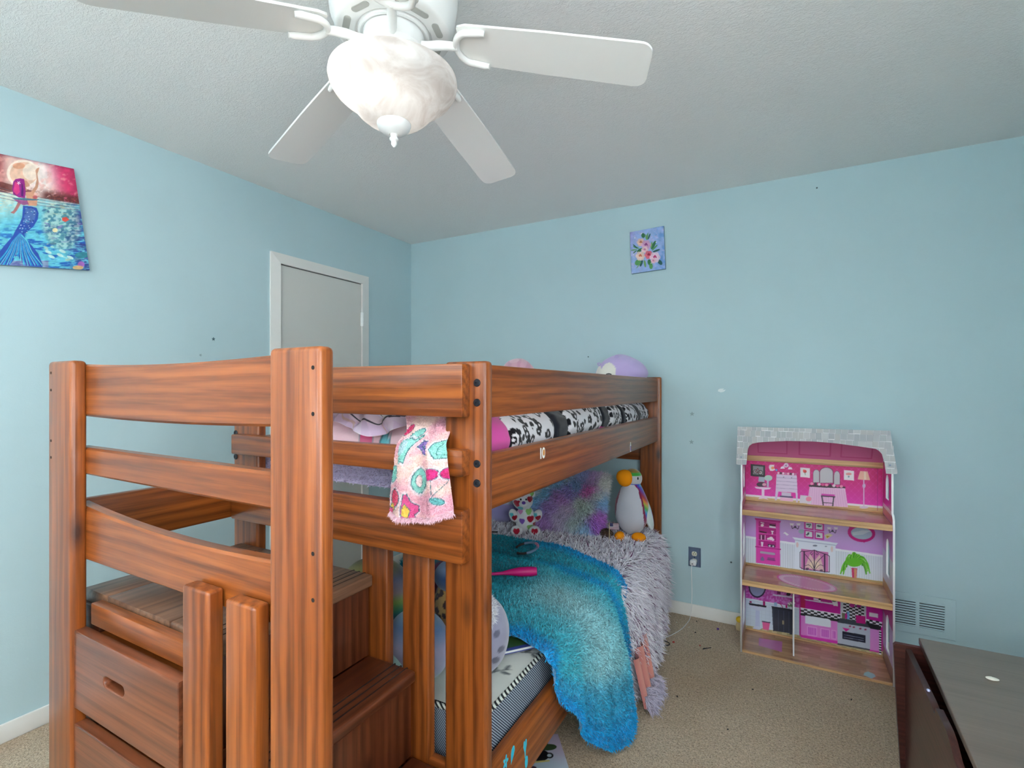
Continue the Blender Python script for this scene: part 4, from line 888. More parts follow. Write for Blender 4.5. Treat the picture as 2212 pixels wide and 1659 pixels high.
p.ell(400, 95, 100, 126, C3(44, 30, 66)); p.ell(400, 92, 86, 112, C3(150, 160, 200)); p.poly([(575, 180), (815, 208), (812, 228), (580, 196)], C3(222, 218, 240)); p.rect(625, 138, 665, 178, C3(120, 20, 100)); p.ell(755, 180, 26, 20, C3(40, 20, 50))
p.poly([(302, 285), (505, 318), (480, 355), (430, 368), (360, 355), (320, 325)], C3(206, 214, 236)); p.poly([(302, 278), (505, 312), (500, 332), (310, 302)], C3(30, 26, 44)); p.poly([(380, 362), (425, 368), (428, 560), (376, 552)], C3(190, 202, 232)); p.ell(400, 565, 50, 20, C3(206, 216, 238)); p.rect(312, 255, 336, 276, C3(150, 10, 100)); p.rect(466, 258, 490, 305, C3(170, 10, 110)); p.line([(375, 270), (425, 285)], 8, C3(230, 236, 246))
p.poly([(455, 485), (545, 500), (530, 590), (465, 578)], C3(230, 100, 160)); p.line([(455, 488), (546, 503)], 12, C3(90, 90, 120))
dk = C3(38, 44, 62)
p.poly([(566, 322), (815, 360), (818, 640), (770, 638), (765, 622), (600, 598), (580, 600)], dk); p.poly([(560, 316), (820, 354), (815, 372), (566, 334)], C3(26, 30, 44))
for x in (582, 640, 700, 760): p.line([(x, 350 + .16 * (x - 566)), (x, 585 + .16 * (x - 582))], 5, C3(78, 88, 112))
p.line([(688, 480), (688, 520)], 8, C3(206, 196, 150)); p.line([(700, 482), (700, 522)], 8, C3(206, 196, 150)); p.ell(785, 300, 40, 34, C3(110, 150, 110)); 
for k in range(7): p.ell(755 + 11 * k, 285 + 10 * math.sin(k * 2.0), 10, 9, C3(236, 220, 232))
p.rect(590, 270, 624, 312, C3(150, 190, 220)); p.rect(722, 305, 742, 335, C3(190, 20, 110)); p.poly([(765, 320), (806, 328), (800, 356), (770, 350)], C3(226, 236, 240)); p.curve([(640, 280), (670, 300), (690, 335)], 7, C3(170, 30, 90))
# kitchen
p.poly([(893, 190), (945, 196), (945, 345), (893, 335)], C3(190, 20, 90)); p.poly([(930, 236), (1320, 290), (1312, 308), (960, 252)], C3(226, 220, 240)); p.poly([(1240, 240), (1310, 252), (1318, 318), (1268, 312)], C3(240, 236, 244)); p.ell(1275, 258, 26, 10, C3(80, 80, 90)); p.rect(1040, 222, 1120, 246, C3(240, 236, 244)); p.ell(1110, 238, 16, 10, C3(30, 20, 40))
def checks(x0, x1, y0, y1, s, sl):
    xs = np.arange(x0, x1, s)
    for i, x in enumerate(xs):
        for j, y in enumerate(np.arange(y0, y1, s * .55)):
            yy = y + sl * (x - x0); p.poly([(x, yy), (x + s, yy + sl * s), (x + s, yy + sl * s + s * .55), (x, yy + s * .55)], C3(20, 22, 30) if (i + j) % 2 else C3(226, 228, 238))
checks(893, 1345, 335, 395, 38, 0.185); p.line([(893, 336), (1345, 412)], 10, C3(240, 236, 246))
p.poly([(893, 392), (1345, 470), (1310, 498), (893, 430)], C3(26, 28, 36)); p.poly([(893, 420), (1312, 492), (1312, 745), (893, 650)], C3(222, 130, 214)); p.poly([(893, 640), (1312, 712), (1312, 745), (893, 668)], C3(206, 40, 176))
p.poly([(945, 420), (1210, 462), (1238, 480), (1236, 560), (945, 512)], C3(226, 234, 246))
for x0, x1 in ((965, 1080), (1118, 1225), (1245, 1300)):
    yy = 540 + .16 * (x0 - 965); p.poly([(x0, yy), (x1, yy + .16 * (x1 - x0)), (x1, yy + 105 + .16 * (x1 - x0)), (x0, yy + 105)], C3(232, 160, 228)); p.poly([(x0 + 10, yy + 12), (x1 - 10, yy + 12 + .16 * (x1 - x0 - 20)), (x1 - 10, yy + 95 + .16 * (x1 - x0 - 20)), (x0 + 10, yy + 95)], C3(206, 96, 206))
    for k in range(int((x1 - x0 - 20) / 12)): p.line([(x0 + 14 + 12 * k, yy + 16 + 1.9 * k), (x0 + 14 + 12 * k, yy + 92 + 1.9 * k)], 3, C3(230, 150, 226))
p.rect(1345, 262, 1380, 470, C3(206, 212, 222)); p.rect(1600, 305, 1640, 500, C3(206, 212, 222)); checks(1378, 1610, 265, 480, 34, 0.16)
p.ell(1480, 305, 30, 26, C3(196, 40, 150)); p.ell(1555, 315, 26, 20, C3(150, 20, 120)); p.rect(1422, 375, 1450, 470, C3(120, 176, 226)); p.rect(1362, 390, 1400, 480, C3(120, 120, 96)); p.ell(1410, 430, 14, 34, C3(196, 40, 150))
p.rect(1640, 300, 1810, 460, C3(200, 24, 160)); p.rect(1672, 385, 1775, 432, C3(244, 240, 248)); checks(1640, 1810, 462, 520, 36, 0.2); p.poly([(1640, 500), (1810, 545), (1800, 590), (1680, 570)], C3(22, 26, 34))
p.poly([(1340, 452), (1640, 500), (1680, 560), (1310, 502)], C3(60, 66, 78)); p.poly([(1310, 500), (1682, 562), (1682, 805), (1312, 735)], C3(184, 194, 212)); p.poly([(1368, 600), (1630, 648), (1630, 735), (1368, 686)], C3(24, 30, 52)); p.line([(1385, 640), (1610, 682)], 5, C3(150, 160, 190)); p.line([(1385, 668), (1610, 708)], 5, C3(150, 160, 190)); p.poly([(1312, 735), (1682, 805), (1682, 822), (1312, 752)], C3(66, 70, 82))
for x, y in ((1455, 545), (1498, 555), (1572, 572), (1630, 582)): p.ell(x, y, 16, 11, C3(190, 110, 150)); p.ell(x, y, 8, 6, C3(120, 50, 90))
p.poly([(1366, 560), (1452, 575), (1410, 606)], C3(214, 30, 150)); p.poly([(1520, 418), (1630, 432), (1632, 520), (1525, 505)], C3(196, 16, 130)); p.poly([(1682, 570), (1785, 590), (1785, 838), (1682, 815)], C3(218, 140, 216)); p.line([(1682, 818), (1785, 838)], 14, C3(206, 40, 176)); checks(1786, 1812, 590, 850, 26, 0.2)
storey('kitchen_wallpaper', p, 0.012, 0.334)
# printed floors
def floor_print(nm, z, quad, rug, y1=YFr + .006):
    p = Paint(260, 110, quad, C3(176, 132, 96)); sl = (quad[2][1] - quad[3][1]) / (quad[2][0] - quad[3][0])
    q = p.SY - sl * p.SX * 0.92; row = np.floor(q / 34).astype(int)
    off = (row * 137) % 400; seg = np.floor((p.SX + off) / 330).astype(int)
    tone = ((row * 7919 + seg * 104729) % 97) / 97.0
    p.a = mixa(C3(158, 116, 84) * np.ones(p.a.shape), C3(196, 152, 112), tone); p.a = p.a * (1 - 0.10 * (p.nz(0.3, 6, 5)[..., None] - .3)); p.a = np.where(((q / 34) % 1 < 0.05)[..., None], p.a * 0.78, p.a)
    rug(p); print_sheet(nm, (DX0 - 2.67 + .001, YB + .17 - .010, z + .0006), (DX1 - DX0 - .002, 0, 0), (0, y1 - YB + .010, 0), p, 'print_gloss', dh)
def rug_oval(p):
    p.ell(965, 895, 352, 74, C3(206, 90, 150), 0.85, rot=0.22, n=60); p.ell(965, 895, 330, 64, C3(214, 150, 186), 0.9, rot=0.22, n=60)
    for k in range(54):
        t = 2 * PI * k / 54; c, s = math.cos(.22), math.sin(.22); f = lambda r, q: (965 + r * math.cos(t) * c - q * math.sin(t) * s, 895 + r * math.cos(t) * s + q * math.sin(t) * c)
        p.line([f(280, 48), f(330, 64)], 5, C3(232, 190, 214), 0.8)
    p.ell(965, 895, 270, 46, C3(206, 130, 176), 0.7, rot=0.22, n=40)
floor_print('bedroom_floor', 0.712, [(0, 0), (600, 0), (600, 250), (0, 250)], lambda p: None, YFr + .008)
floor_print('living_room_floor', 0.362, [(265, 679), (1830, 918), (1942, 1140), (226, 854)], rug_oval)
floor_print('kitchen_floor', 0.012, [(265, 569), (1830, 895), (1942, 1199), (226, 810)], lambda p: (p.poly([(420, 675), (685, 715), (680, 840), (415, 765)], C3(190, 110, 176), 0.9), p.poly([(1620, 1075), (1660, 1060), (1730, 1090), (1750, 1120), (1700, 1145), (1640, 1115), (1610, 1105)], C3(150, 190, 190), 0.95)))
# roof front with single shingles
yr = -0.276
outer = [(2.337, 0.937), (2.340, 0.99), (2.344, 1.124), (2.966, 1.128), (2.976, 1.05), (2.992, 0.945), (2.988, 0.938), (2.951, 0.936), (2.945, 0.985), (2.936, 1.022), (2.926, 1.036), (2.912, 1.045), (2.845, 1.053), (2.76, 1.062), (2.67, 1.066), (2.563, 1.063), (2.49, 1.056), (2.441, 1.050), (2.412, 1.042), (2.398, 1.030), (2.391, 1.012), (2.389, 0.99), (2.384, 0.935), (2.345, 0.932)]
rf = prism('roof_front', [[(x - 2.67, z) for x, z in outer]], 0.008, 'doll_white', dh, MXZ(0, yr + .17, 0))
def clip(poly, x0, x1, y0, y1):
    for ax, v, sg in ((0, x0, 1), (0, x1, -1), (1, y0, 1), (1, y1, -1)):
        out = []
        for a, b in zip(poly, poly[1:] + poly[:1]):
            ia, ib_ = (a[ax] - v) * sg >= 0, (b[ax] - v) * sg >= 0
            if ia: out.append(a)
            if ia != ib_:
                t = (v - a[ax]) / (b[ax] - a[ax]); out.append((a[0] + t * (b[0] - a[0]), a[1] + t * (b[1] - a[1])))
        poly = out
        if len(poly) < 3: return []
    return poly
for k in range(5): mat('shingle_%d' % k, S(*[(172, 174, 178), (184, 186, 188), (162, 165, 171), (176, 176, 176), (168, 173, 176)][k]), 0.55)
def area2(q): return abs(sum(a[0] * b[1] - b[0] * a[1] for a, b in zip(q, q[1:] + q[:1]))) / 2
rows = [1.130, 1.108, 1.078, 1.048, 1.018, 0.988, 0.960, 0.930]
for r in range(len(rows) - 1):
    x = 2.32 + (0.009 if r % 2 else 0)
    while x < 3.0:
        wd = RND.uniform(0.020, 0.027); jz = RND.uniform(-0.004, 0.003); jz2 = 0.0
        q = clip(outer, x + 0.0006, x + wd - 0.0006, rows[r + 1] + jz + 0.0012, rows[r] + jz2 - 0.0006)
        if q and area2(q) > 4e-5:
            bm = bmesh.new(); base = [bm.verts.new((a - 2.67, b, .0042)) for a, b in q]
            zt, zb = max(b for a, b in q), min(b for a, b in q)
            top = [bm.verts.new((a - 2.67, b, .0046 + 0.0022 * (zt - b) / max(zt - zb, 1e-5))) for a, b in q]
            try:
                bm.faces.new(top)
                for k in range(len(q)): bm.faces.new((base[k], base[(k + 1) % len(q)], top[(k + 1) % len(q)], top[k]))
                bmesh.ops.recalc_face_normals(bm, faces=bm.faces)
                link('shingle', bm_mesh(bm), 'shingle_%d' % RND.randrange(5), rf)
            except ValueError:
                bm.free()
        x += wd
for x, z in ((2.361, 0.972), (2.965, 0.975)): lathe('roof_screw', [(0, 0.002), (0.003, 0.0015), (0.0035, 0)], 'steel_plate', dh, (x - 2.67, yr + .17 - .0065, z), 10, (PI / 2, 0, 0))

# ================================================================== bits on the carpet
mats = dict(red=S(196, 70, 60), purple=S(110, 70, 170), white=S(235, 235, 230), black=S(35, 32, 32), yellow=S(228, 190, 30), pink=S(214, 130, 130), tan=S(206, 186, 140))
for k, c in mats.items(): mat('bit_' + k, c, 0.6)
def crumb(name, x, y, r, mk, label, z=0.0):
    o = ball(name, (x, y, z + r * 0.25), (r * .62, r * 0.46, r * 0.36), 'bit_' + mk, None, shapef=lambda D, P: P * (0.75 + 0.5 * vn(D + x, 2.3))[..., None], nu=10, nv=7)[0]
    o.rotation_euler = (0, 0, RND.random() * 3); tag(o, label, 'crumb', 'crumbs on the carpet'); return o
crumb('paper_scrap', 2.047, -0.366, 0.011, 'red', 'red scrap on the carpet near the hair tie'); crumb('paper_scrap', 2.172, -0.335, 0.008, 'red', 'small dull red scrap left of the dollhouse'); crumb('clay_lump', 2.233, -0.105, 0.014, 'purple', 'purple lump on the carpet by the baseboard')
crumb('paper_scrap', 2.02, -0.129, 0.006, 'white', 'white crumb left of the cable by the baseboard'); crumb('paper_scrap', 2.09, -0.155, 0.006, 'white', 'white crumb just right of the cable'); crumb('lint', 2.13, -0.203, 0.008, 'black', 'black lint between cable and purple lump'); crumb('lint', 2.116, -0.062, 0.007, 'black', 'black lint right under the baseboard'); crumb('lint', 1.985, -0.17, 0.010, 'black', 'black lint beside the grey blanket hem'); crumb('lint', 2.43, -0.62, 0.007, 'black', 'black speck on the carpet before the dollhouse'); crumb('lint', 2.80, -0.50, 0.007, 'black', 'black speck below the dollhouse base'); crumb('lint', 2.15, -0.83, 0.008, 'black', 'black speck right of the turquoise blanket'); crumb('paper_scrap', 2.10, -0.79, 0.005, 'white', 'white speck right of the shaggy blanket'); crumb('paper_scrap', 2.80, -1.18, 0.006, 'white', 'white speck on the carpet beside the toy chest'); crumb('lint', 2.36, -0.95, 0.006, 'black', 'dark speck in the middle of the carpet')
ht = tube('hair_tie', [(2.008 + 0.026 * math.cos(t), -0.403 + 0.022 * math.sin(t), 0.004) for t in np.linspace(0, 2 * PI, 25)], 0.0024, 'bit_black', None, seg=6); tag(ht, 'thin black hair tie ring on the carpet', 'hair tie')
hc = tube('hair_clip', [(2.19, -0.372, 0.004), (2.225, -0.335, 0.004), (2.192, -0.366, 0.006)], 0.002, 'bit_black', None, seg=6); tag(hc, 'dark hair clip on the carpet left of the dollhouse', 'hair clip')
yt = empty('yellow_toy', (2.338, -0.045, 0)); tag(yt, 'small yellow toy on the floor between baseboard and dollhouse', 'toy'); ball('toy_head', (0, 0, 0.052), (0.020, 0.018, 0.018), 'bit_yellow', yt, nu=16, nv=10); lathe('toy_body', [(0.0, 0), (0.020, 0), (0.021, 0.02), (0.015, 0.042), (0, 0.045)], 'bit_tan', yt, seg=14)

# ================================================================== mattresses
m = mat('mattress_knit', S(120, 132, 152), 0.9, spec=0.1)
_v = texco(m); _w = nd(m, 'ShaderNodeTexWave', bands_direction='DIAGONAL'); _w.inputs['Scale'].default_value = 75.0; lk(m, _v, _w.inputs['Vector'])
_w2 = nd(m, 'ShaderNodeTexWave', bands_direction='Z'); _w2.inputs['Scale'].default_value = 60.0; lk(m, _v, _w2.inputs['Vector'])
_r = ramp(m, [(0.3, S(52, 60, 78)), (0.55, S(178, 190, 206))]); lk(m, _w.outputs['Fac'], _r.inputs[0]); _c = mixc(m, 0.35, _r.outputs[0], _w2.outputs['Color'], 'MULTIPLY')
lk(m, _c, bsdf(m).inputs['Base Color'])
m = mat('mattress_piping', rough=0.8)
_v = texco(m); _w = nd(m, 'ShaderNodeTexWave', bands_direction='DIAGONAL'); _w.inputs['Scale'].default_value = 34.0; lk(m, _v, _w.inputs['Vector'])
_r = ramp(m, [(0.42, S(30, 34, 38)), (0.5, S(214, 218, 210))]); lk(m, _w.outputs['Fac'], _r.inputs[0]); lk(m, _r.outputs[0], bsdf(m).inputs['Base Color'])
def rrect(x0, x1, y0, y1, r, n=8):
    return [(cx + r * math.cos(t), cy + r * math.sin(t)) for cx, cy, a in ((x1 - r, y1 - r, 0), (x0 + r, y1 - r, PI / 2), (x0 + r, y0 + r, PI), (x1 - r, y0 + r, 1.5 * PI)) for t in np.linspace(a, a + PI / 2, n)]
def mattress(label, z0, z1, sprigs):
    x0, x1, y0, y1 = 0.962, 1.858, -1.940, -0.070
    r = empty('mattress', (1.41, -1.0, z0)); tag(r, label, 'mattress')
    ol = [(x - 1.41, y + 1.0) for x, y in rrect(x0, x1, y0, y1, 0.06)]
    bm = bmesh.new(); rows = []
    for ins, z in ((0.012, 0.0), (0.0, 0.014), (0.0, z1 - z0 - 0.02), (0.004, z1 - z0 - 0.008)):
        rows.append([bm.verts.new((x * (1 - ins / .448), y * (1 - ins / .935), z)) for x, y in ol])
    for a, b in zip(rows, rows[1:]):
        for k in range(len(ol)): bm.faces.new((a[k], a[(k + 1) % len(ol)], b[(k + 1) % len(ol)], b[k]))
    bm.faces.new(rows[0][::-1]); link('side_border', bm_mesh(bm), 'mattress_knit', r, smooth=1.0)
    tube('piping', [(x, y, z1 - z0 - 0.009) for x, y in ol + ol[:1]], 0.0075, 'mattress_piping', r, seg=8)
    if sprigs:
        p = Paint(170, 350, [(x0, y1), (x1, y1), (x1, y0), (x0, y0)], C3(212, 214, 206)); p.noise(900, 0.04)
        for cx, cy, a in [(1.80, -1.74, 0.9), (1.835, -1.60, 0.4), (1.78, -1.86, 2.2), (1.70, -1.80, 0.2)] + [(RND.uniform(1.0, 1.85), RND.uniform(-1.9, -0.2), RND.uniform(0, 6)) for _ in range(26)]:
            f = lambda u, v: (cx + u * math.cos(a) - v * math.sin(a), cy + u * math.sin(a) + v * math.cos(a))
            p.line([f(-0.035, 0), f(0, 0.006), f(0.035, 0)], 0.0035, C3(70, 76, 78))
            for u, v, t in ((-0.012, 0.014, 0.8), (0.012, -0.012, -0.7), (0.028, 0.012, 0.6)):
                q = f(u, v); p.ell(q[0], q[1], 0.016, 0.0065, C3(90, 96, 98), 0.9, rot=a + t, n=12)
        A = p.out(); H, W_ = A.shape[:2]
        U, V = np.meshgrid(np.linspace(-1, 1, W_), np.linspace(1, -1, H))
        k = 1 - 0.0; R_ = 0.06
        X = U * (x1 - x0 - .006) / 2; Y = V * (y1 - y0 - .006) / 2
        ex = np.maximum(np.abs(X) - ((x1 - x0) / 2 - R_), 0); ey = np.maximum(np.abs(Y) - ((y1 - y0) / 2 - R_), 0); dd = np.hypot(ex, ey); sc = np.where(dd > R_ * .97, R_ * .97 / (dd + 1e-9), 1)
        X = np.where(dd > R_ * .97, np.sign(X) * ((x1 - x0) / 2 - R_ + ex * sc), X); Y = np.where(dd > R_ * .97, np.sign(Y) * ((y1 - y0) / 2 - R_ + ey * sc), Y)
        Z = z1 - z0 - 0.006 + 0.008 * (1 - np.abs(U) ** 8) * (1 - np.abs(V) ** 12) + 0.004 * fbm(np.stack([X, Y, X * 0], -1), 9)
        g = grid('quilted_top', np.stack([X, Y, Z], -1)[::-1], 'cloth', r, A[::-1])
    else:
        prism('quilted_top', [ol], 0.004, 'plastic_white', r, Matrix.Translation((0, 0, z1 - z0 - .004)))
    return r
mattress('lower bunk mattress with cream leaf-print top and blue-grey knit side', 0.283, 0.462, True)
mattress('upper bunk mattress hidden under lavender fleece', 1.040, 1.086, False)

# ================================================================== upper bunk bedding
def lump(name, x0, x1, y0, y1, zf, colf, m, parent=None, nx=90, ny=160, zb=None):
    """blanket over the mattress: height field whose rim rolls down to zb"""
    U, V = np.meshgrid(np.linspace(0, 1, nx), np.linspace(0, 1, ny))
    X = x0 + (x1 - x0) * U; Y = y0 + (y1 - y0) * V; Q = np.stack([X, Y, X * 0], -1)
    e = np.minimum(np.minimum(U, 1 - U) * (x1 - x0), np.minimum(V, 1 - V) * (y1 - y0)); k = np.sqrt(np.clip(1 - (1 - np.clip(e / 0.035, 0, 1)) ** 2, 0, 1))
    Z = zb + (zf(X, Y, Q) - zb) * k
    P = np.stack([X, Y, Z], -1); C = colf(X, Y, Z, P) * np.ones(P.shape)
    return grid(name, P, m, parent, C), P, C
fl, P, Cc = lump('fleece_blanket', 0.958, 1.856, -1.962, -0.072, lambda X, Y, Q: 1.098 + 0.010 * fbm(Q, 6), lambda X, Y, Z, P: mixa(C3(186, 176, 208) * np.ones(P.shape), C3(206, 198, 224), fbm(P, 14)), 'plush', zb=1.034)
tag(fl, 'lavender fleece blanket covering the upper mattress', 'blanket')
a, b, c = scatter(P[:14], Cc[:14], 9000); fur('pile', a, b, c, 0.010, 0.0028, 'fur', fl, jit=0.5)
# printed pink blanket
def blobs_col(base, items):
    def f(X, Y, Z, P):
        C = mixa(C3(*base) * np.ones(P.shape), C3(250, 222, 226), fbm(P, 12))
        for x, y, z, r, col in items:
            d = np.sqrt((X - x) ** 2 + (Y - y) ** 2 + (Z - z) ** 2) / r
            C = mixa(C, C3(70, 120, 130), sst(1.12, 1.05, d)); C = mixa(C, C3(*col), sst(1.0, 0.93, d))
        return C
    return f
its = [(1.425, -1.91, 1.175, 0.026, (214, 40, 120)), (1.50, -1.91, 1.165, 0.02, (110, 196, 206)), (1.66, -1.90, 1.21, 0.03, (226, 60, 130)), (1.56, -1.93, 1.24, 0.03, (236, 110, 150))] + [(RND.uniform(1.0, 1.84), RND.uniform(-1.90, -0.4), 1.24, RND.uniform(0.02, 0.045), RND.choice([(214, 60, 140), (120, 206, 200), (150, 120, 200), (240, 205, 90), (236, 110, 150)])) for _ in range(70)]
pb, P, Cc = lump('printed_blanket', 0.966, 1.800, -1.915, -0.09, lambda X, Y, Q: 1.19 + 0.07 * fbm(Q, 7) + 0.02 * np.sin(X * 40 + 3 * fbm(Q, 5)), blobs_col((238, 190, 204), its), 'plush', zb=1.088, nx=150, ny=280)
tag(pb, 'pink blanket with fruit and gem print bunched on the upper bunk', 'blanket')
# plaid cloth bunch at the near end
U, V = np.meshgrid(np.linspace(0, 1, 120), np.linspace(0, 1, 70))
X = 1.30 + 0.34 * U; ang = V * 2.6
fold = 0.018 * np.sin(U * 26 + 5 * vn(np.stack([U, V, U * 0], -1), 3)) + 0.02 * (fbm(np.stack([U * 3, V * 3, U * 0 + 5], -1), 1.0) - .5)
rad = 0.060 + fold * 0.8; Yp = -1.885 - rad * np.cos(ang) * 1.0 - 0.02 * np.sin(U * 5); Zp = 1.195 + rad * np.sin(ang) * 1.15 + 0.02 * np.sin(U * 7 + 1)
P = np.stack([X, np.maximum(Yp, -1.955), Zp], -1); cu = U * 3.0 + fold * 10; cv = V * 2.0
C = C3(222, 200, 214) * np.ones(P.shape); C = mixa(C, C3(238, 232, 228), (np.sin(cu * 6.2) > 0.3) * 0.8); C = mixa(C, C3(200, 160, 100), (np.abs(np.sin(cu * 3.1 + .6)) < 0.09) * 0.8); C = mixa(C, C3(206, 176, 214), (np.sin(cv * 7) > 0.2) * 0.5); C = mixa(C, C3(46, 44, 56), (np.abs(np.sin(cv * 3.5 + 1.0 + cu * 0.3)) < 0.10) * 0.9)
o = grid('plaid_scarf', P[:, ::-1], 'cloth', None, C[:, ::-1]); tag(o, 'crumpled pink and cream plaid scarf behind the end rail', 'scarf')
# crumpled lilac cloth that peeks over the top rail
U, V = np.meshgrid(np.linspace(0, 1, 50), np.linspace(0, 1, 40)); X = 0.97 + 0.26 * U; Y = -1.62 + 0.24 * V; q = np.stack([X, Y, X * 0], -1)
Z = 1.24 + 0.165 * np.sin(PI * np.clip(U * 1.0, 0, 1)) ** .5 * np.sin(PI * V) ** .5 + 0.03 * (fbm(q, 16) - .5) * (np.sin(PI * U) * np.sin(PI * V))
C = mixa(C3(190, 160, 206) * np.ones(q.shape), C3(238, 232, 236), (np.sin(U * 19 + V * 6) > 0.2) * 0.8); C = mixa(C, C3(70, 60, 80), (np.abs(np.sin(U * 9 + 2 * V)) < 0.08) * 0.8)
o = grid('crumpled_shirt', np.stack([X, Y, Z], -1), 'cloth', None, C); tag(o, 'crumpled lilac and white cloth peeking over the top end rail', 'cloth')
# leopard patchwork comforter along the outer side rail
def leopard(P, s, seed=0.0, base=(232, 228, 232), ink=(24, 22, 28), inner=None):
    q = P * s + seed; i = np.floor(q).astype(int); best = np.full(P.shape[:-1], 9.0); hid = np.zeros(P.shape[:-1])
    for dx in (-1, 0, 1):
        for dy in (-1, 0, 1):
            for dz in (-1, 0, 1):
                c = i + np.array([dx, dy, dz]); h = _G[c[..., 0] % 64, c[..., 1] % 64, c[..., 2] % 64]; h2 = _G[c[..., 1] % 64, c[..., 2] % 64, c[..., 0] % 64]; h3 = _G[c[..., 2] % 64, c[..., 0] % 64, c[..., 1] % 64]
                d = np.linalg.norm(q - c - np.stack([h, h2, h3], -1), axis=-1); k = d < best; best = np.where(k, d, best); hid = np.where(k, h, hid)
    wob = 0.22 * (vn(P, s * 2.3) - .5); r = best + wob
    sp = (r < 0.43 + 0.10 * hid) & ~((r < 0.20) & (hid > 0.5))
    C = C3(*base) * np.ones(P.shape)
    if inner is not None: C = np.where(((r < 0.2) & (hid > .5))[..., None], C3(*inner), C)
    return np.where(sp[..., None], C3(*ink), C)
ny, nv = 620, 46
U, V = np.meshgrid(np.linspace(0, 1, ny), np.linspace(0, 1, nv)); Y = -1.945 + 1.86 * U; t = -1.35 + 2.7 * V
seam = np.ones_like(Y)
for ys in (-1.742, -1.427, -1.296, -0.912, -0.789, -0.606, -0.535): seam = seam - 0.16 * np.exp(-((Y - ys) / 0.014) ** 2)
Q = np.stack([Y, V * 0, V * 0 + 3], -1)
rr = (0.060 + 0.016 * fbm(Q, 6)) * seam + 0.006 * (vn(np.stack([Y * 3, V * 2, V * 0], -1), 5) - .5)
X = 1.782 + rr * np.cos(t) * 1.0; Z = 1.172 + 0.010 * np.sin(Y * 5) + 1.05 * rr * np.sin(t)
P = np.stack([np.minimum(X, 1.861), Y, Z], -1)
C = leopard(P, 34.0); blk = C3(36, 38, 46); pink = C3(226, 84, 168)
for y0, y1, c in ((-1.95, -1.885, None), (-1.885, -1.742, pink), (-1.427, -1.296, blk), (-0.912, -0.789, blk), (-0.606, -0.535, blk), (-0.33, -0.27, blk)):
    if c is not None: C = np.where(((Y >= y0) & (Y < y1))[..., None], c, C)
C = np.where((((Y > -1.45) & (Y < -1.30) & (V < 0.16)) | ((Y > -1.0) & (Y < -0.86) & (V < 0.3)))[..., None], pink, C)
lc = grid('leopard_comforter', P[:, ::-1], 'cloth', None, C[:, ::-1]); tag(lc, 'black and white leopard print comforter with pink patches behind the side rail', 'comforter')
# blanket corner hanging over the near end rails
p = Paint(215, 265, [(869, 94), (1843, 124), (1843, 1712), (869, 1556)], C3(244, 190, 204))
p.a = mixa(C3(240, 186, 202) * np.ones(p.a.shape), C3(250, 222, 214), sst(.35, .65, p.nz(.35, .35, 4))); mint = C3(160, 222, 212); ol_ = C3(60, 120, 128); wh = C3(250, 238, 244)
def motif(pts, c, wd=9, halo=True):
    q = np.array(pts, float); ce = q.mean(0)
    if halo: p.poly(ce + (q - ce) * 1.22, wh, 0.8)
    p.poly(pts, C3(*c) if isinstance(c, tuple) else c); p.line(pts, wd, ol_, close=True)
def oval(cx, cy, rx, ry, a=0.0, n=20): return [(cx + rx * math.cos(t) * math.cos(a) - ry * math.sin(t) * math.sin(a), cy + rx * math.cos(t) * math.sin(a) + ry * math.sin(t) * math.cos(a)) for t in np.linspace(0, 2 * PI, n, endpoint=False)]
motif(oval(1195, 400, 52, 70, .2), mint); motif([(1100, 490), (1180, 450), (1230, 480), (1270, 410), (1285, 440), (1240, 560), (1215, 680), (1200, 790), (1150, 760), (1130, 805), (1110, 700), (1070, 580)], mint); p.ell(1150, 580, 46, 100, C3(200, 224, 232), 0.9, rot=.1)
motif([(1340, 492), (1455, 500), (1450, 690), (1295, 575)], (160, 130, 206)); p.line([(1320, 580), (1450, 560)], 6, ol_); p.line([(1340, 495), (1450, 640)], 6, ol_)
motif([(1545, 520), (1650, 485), (1745, 520), (1740, 735), (1610, 735), (1530, 600)], mint); p.line([(1640, 540), (1610, 580), (1620, 680), (1730, 690)], 6, ol_)
motif([(960, 850), (1060, 840), (1085, 1000), (960, 1085)], mint); motif(oval(1375, 1055, 105, 185, .1), mint); p.ell(1360, 1060, 50, 90, C3(250, 226, 226)); p.line(oval(1360, 1060, 52, 92), 6, ol_, close=True)
for cx, cy in ((1575, 950), (1765, 950)): motif(oval(cx, cy, 92, 82), (226, 60, 140))
p.line([(1590, 1040), (1600, 1270)], 7, ol_); p.line([(1780, 1040), (1600, 1270)], 7, ol_); motif(oval(1650, 1335, 85, 44, .5), (120, 196, 196)); p.line([(1580, 1290), (1690, 1360)], 6, ol_)
motif(oval(1045, 1290, 95, 135, .15), (238, 96, 130)); motif(oval(985, 1430, 60, 50, .6), (246, 214, 100)); motif(oval(935, 1480, 50, 46), (236, 110, 160), 6, False)
motif([(1190, 1240), (1225, 1232), (1260, 1360), (1340, 1420), (1340, 1500), (1290, 1540), (1310, 1640), (1170, 1600), (1150, 1480), (1170, 1370)], (232, 100, 160)); motif([(1200, 1370), (1250, 1470), (1230, 1580), (1170, 1540), (1170, 1440)], (246, 214, 100), 6, False)
motif(oval(1550, 220, 62, 92, .2), (240, 206, 90)); motif(oval(1670, 180, 60, 60), (186, 150, 214), 6, False); motif(oval(1020, 350, 50, 80, .2), (226, 60, 120), 6, False)
A = p.out(); H_, W_ = A.shape[:2]
nu, nv = 130, 190
U, V = np.meshgrid(np.linspace(0, 1, nu), np.linspace(0, 1, nv))
path = np.array(spline([(-1.90, 1.262), (-1.955, 1.245), (-2.00, 1.205), (-2.040, 1.176), (-2.053, 1.14), (-2.055, 1.08), (-2.053, 1.02), (-2.053, 0.99)], 210)); ss = np.linspace(0, 1, len(path))
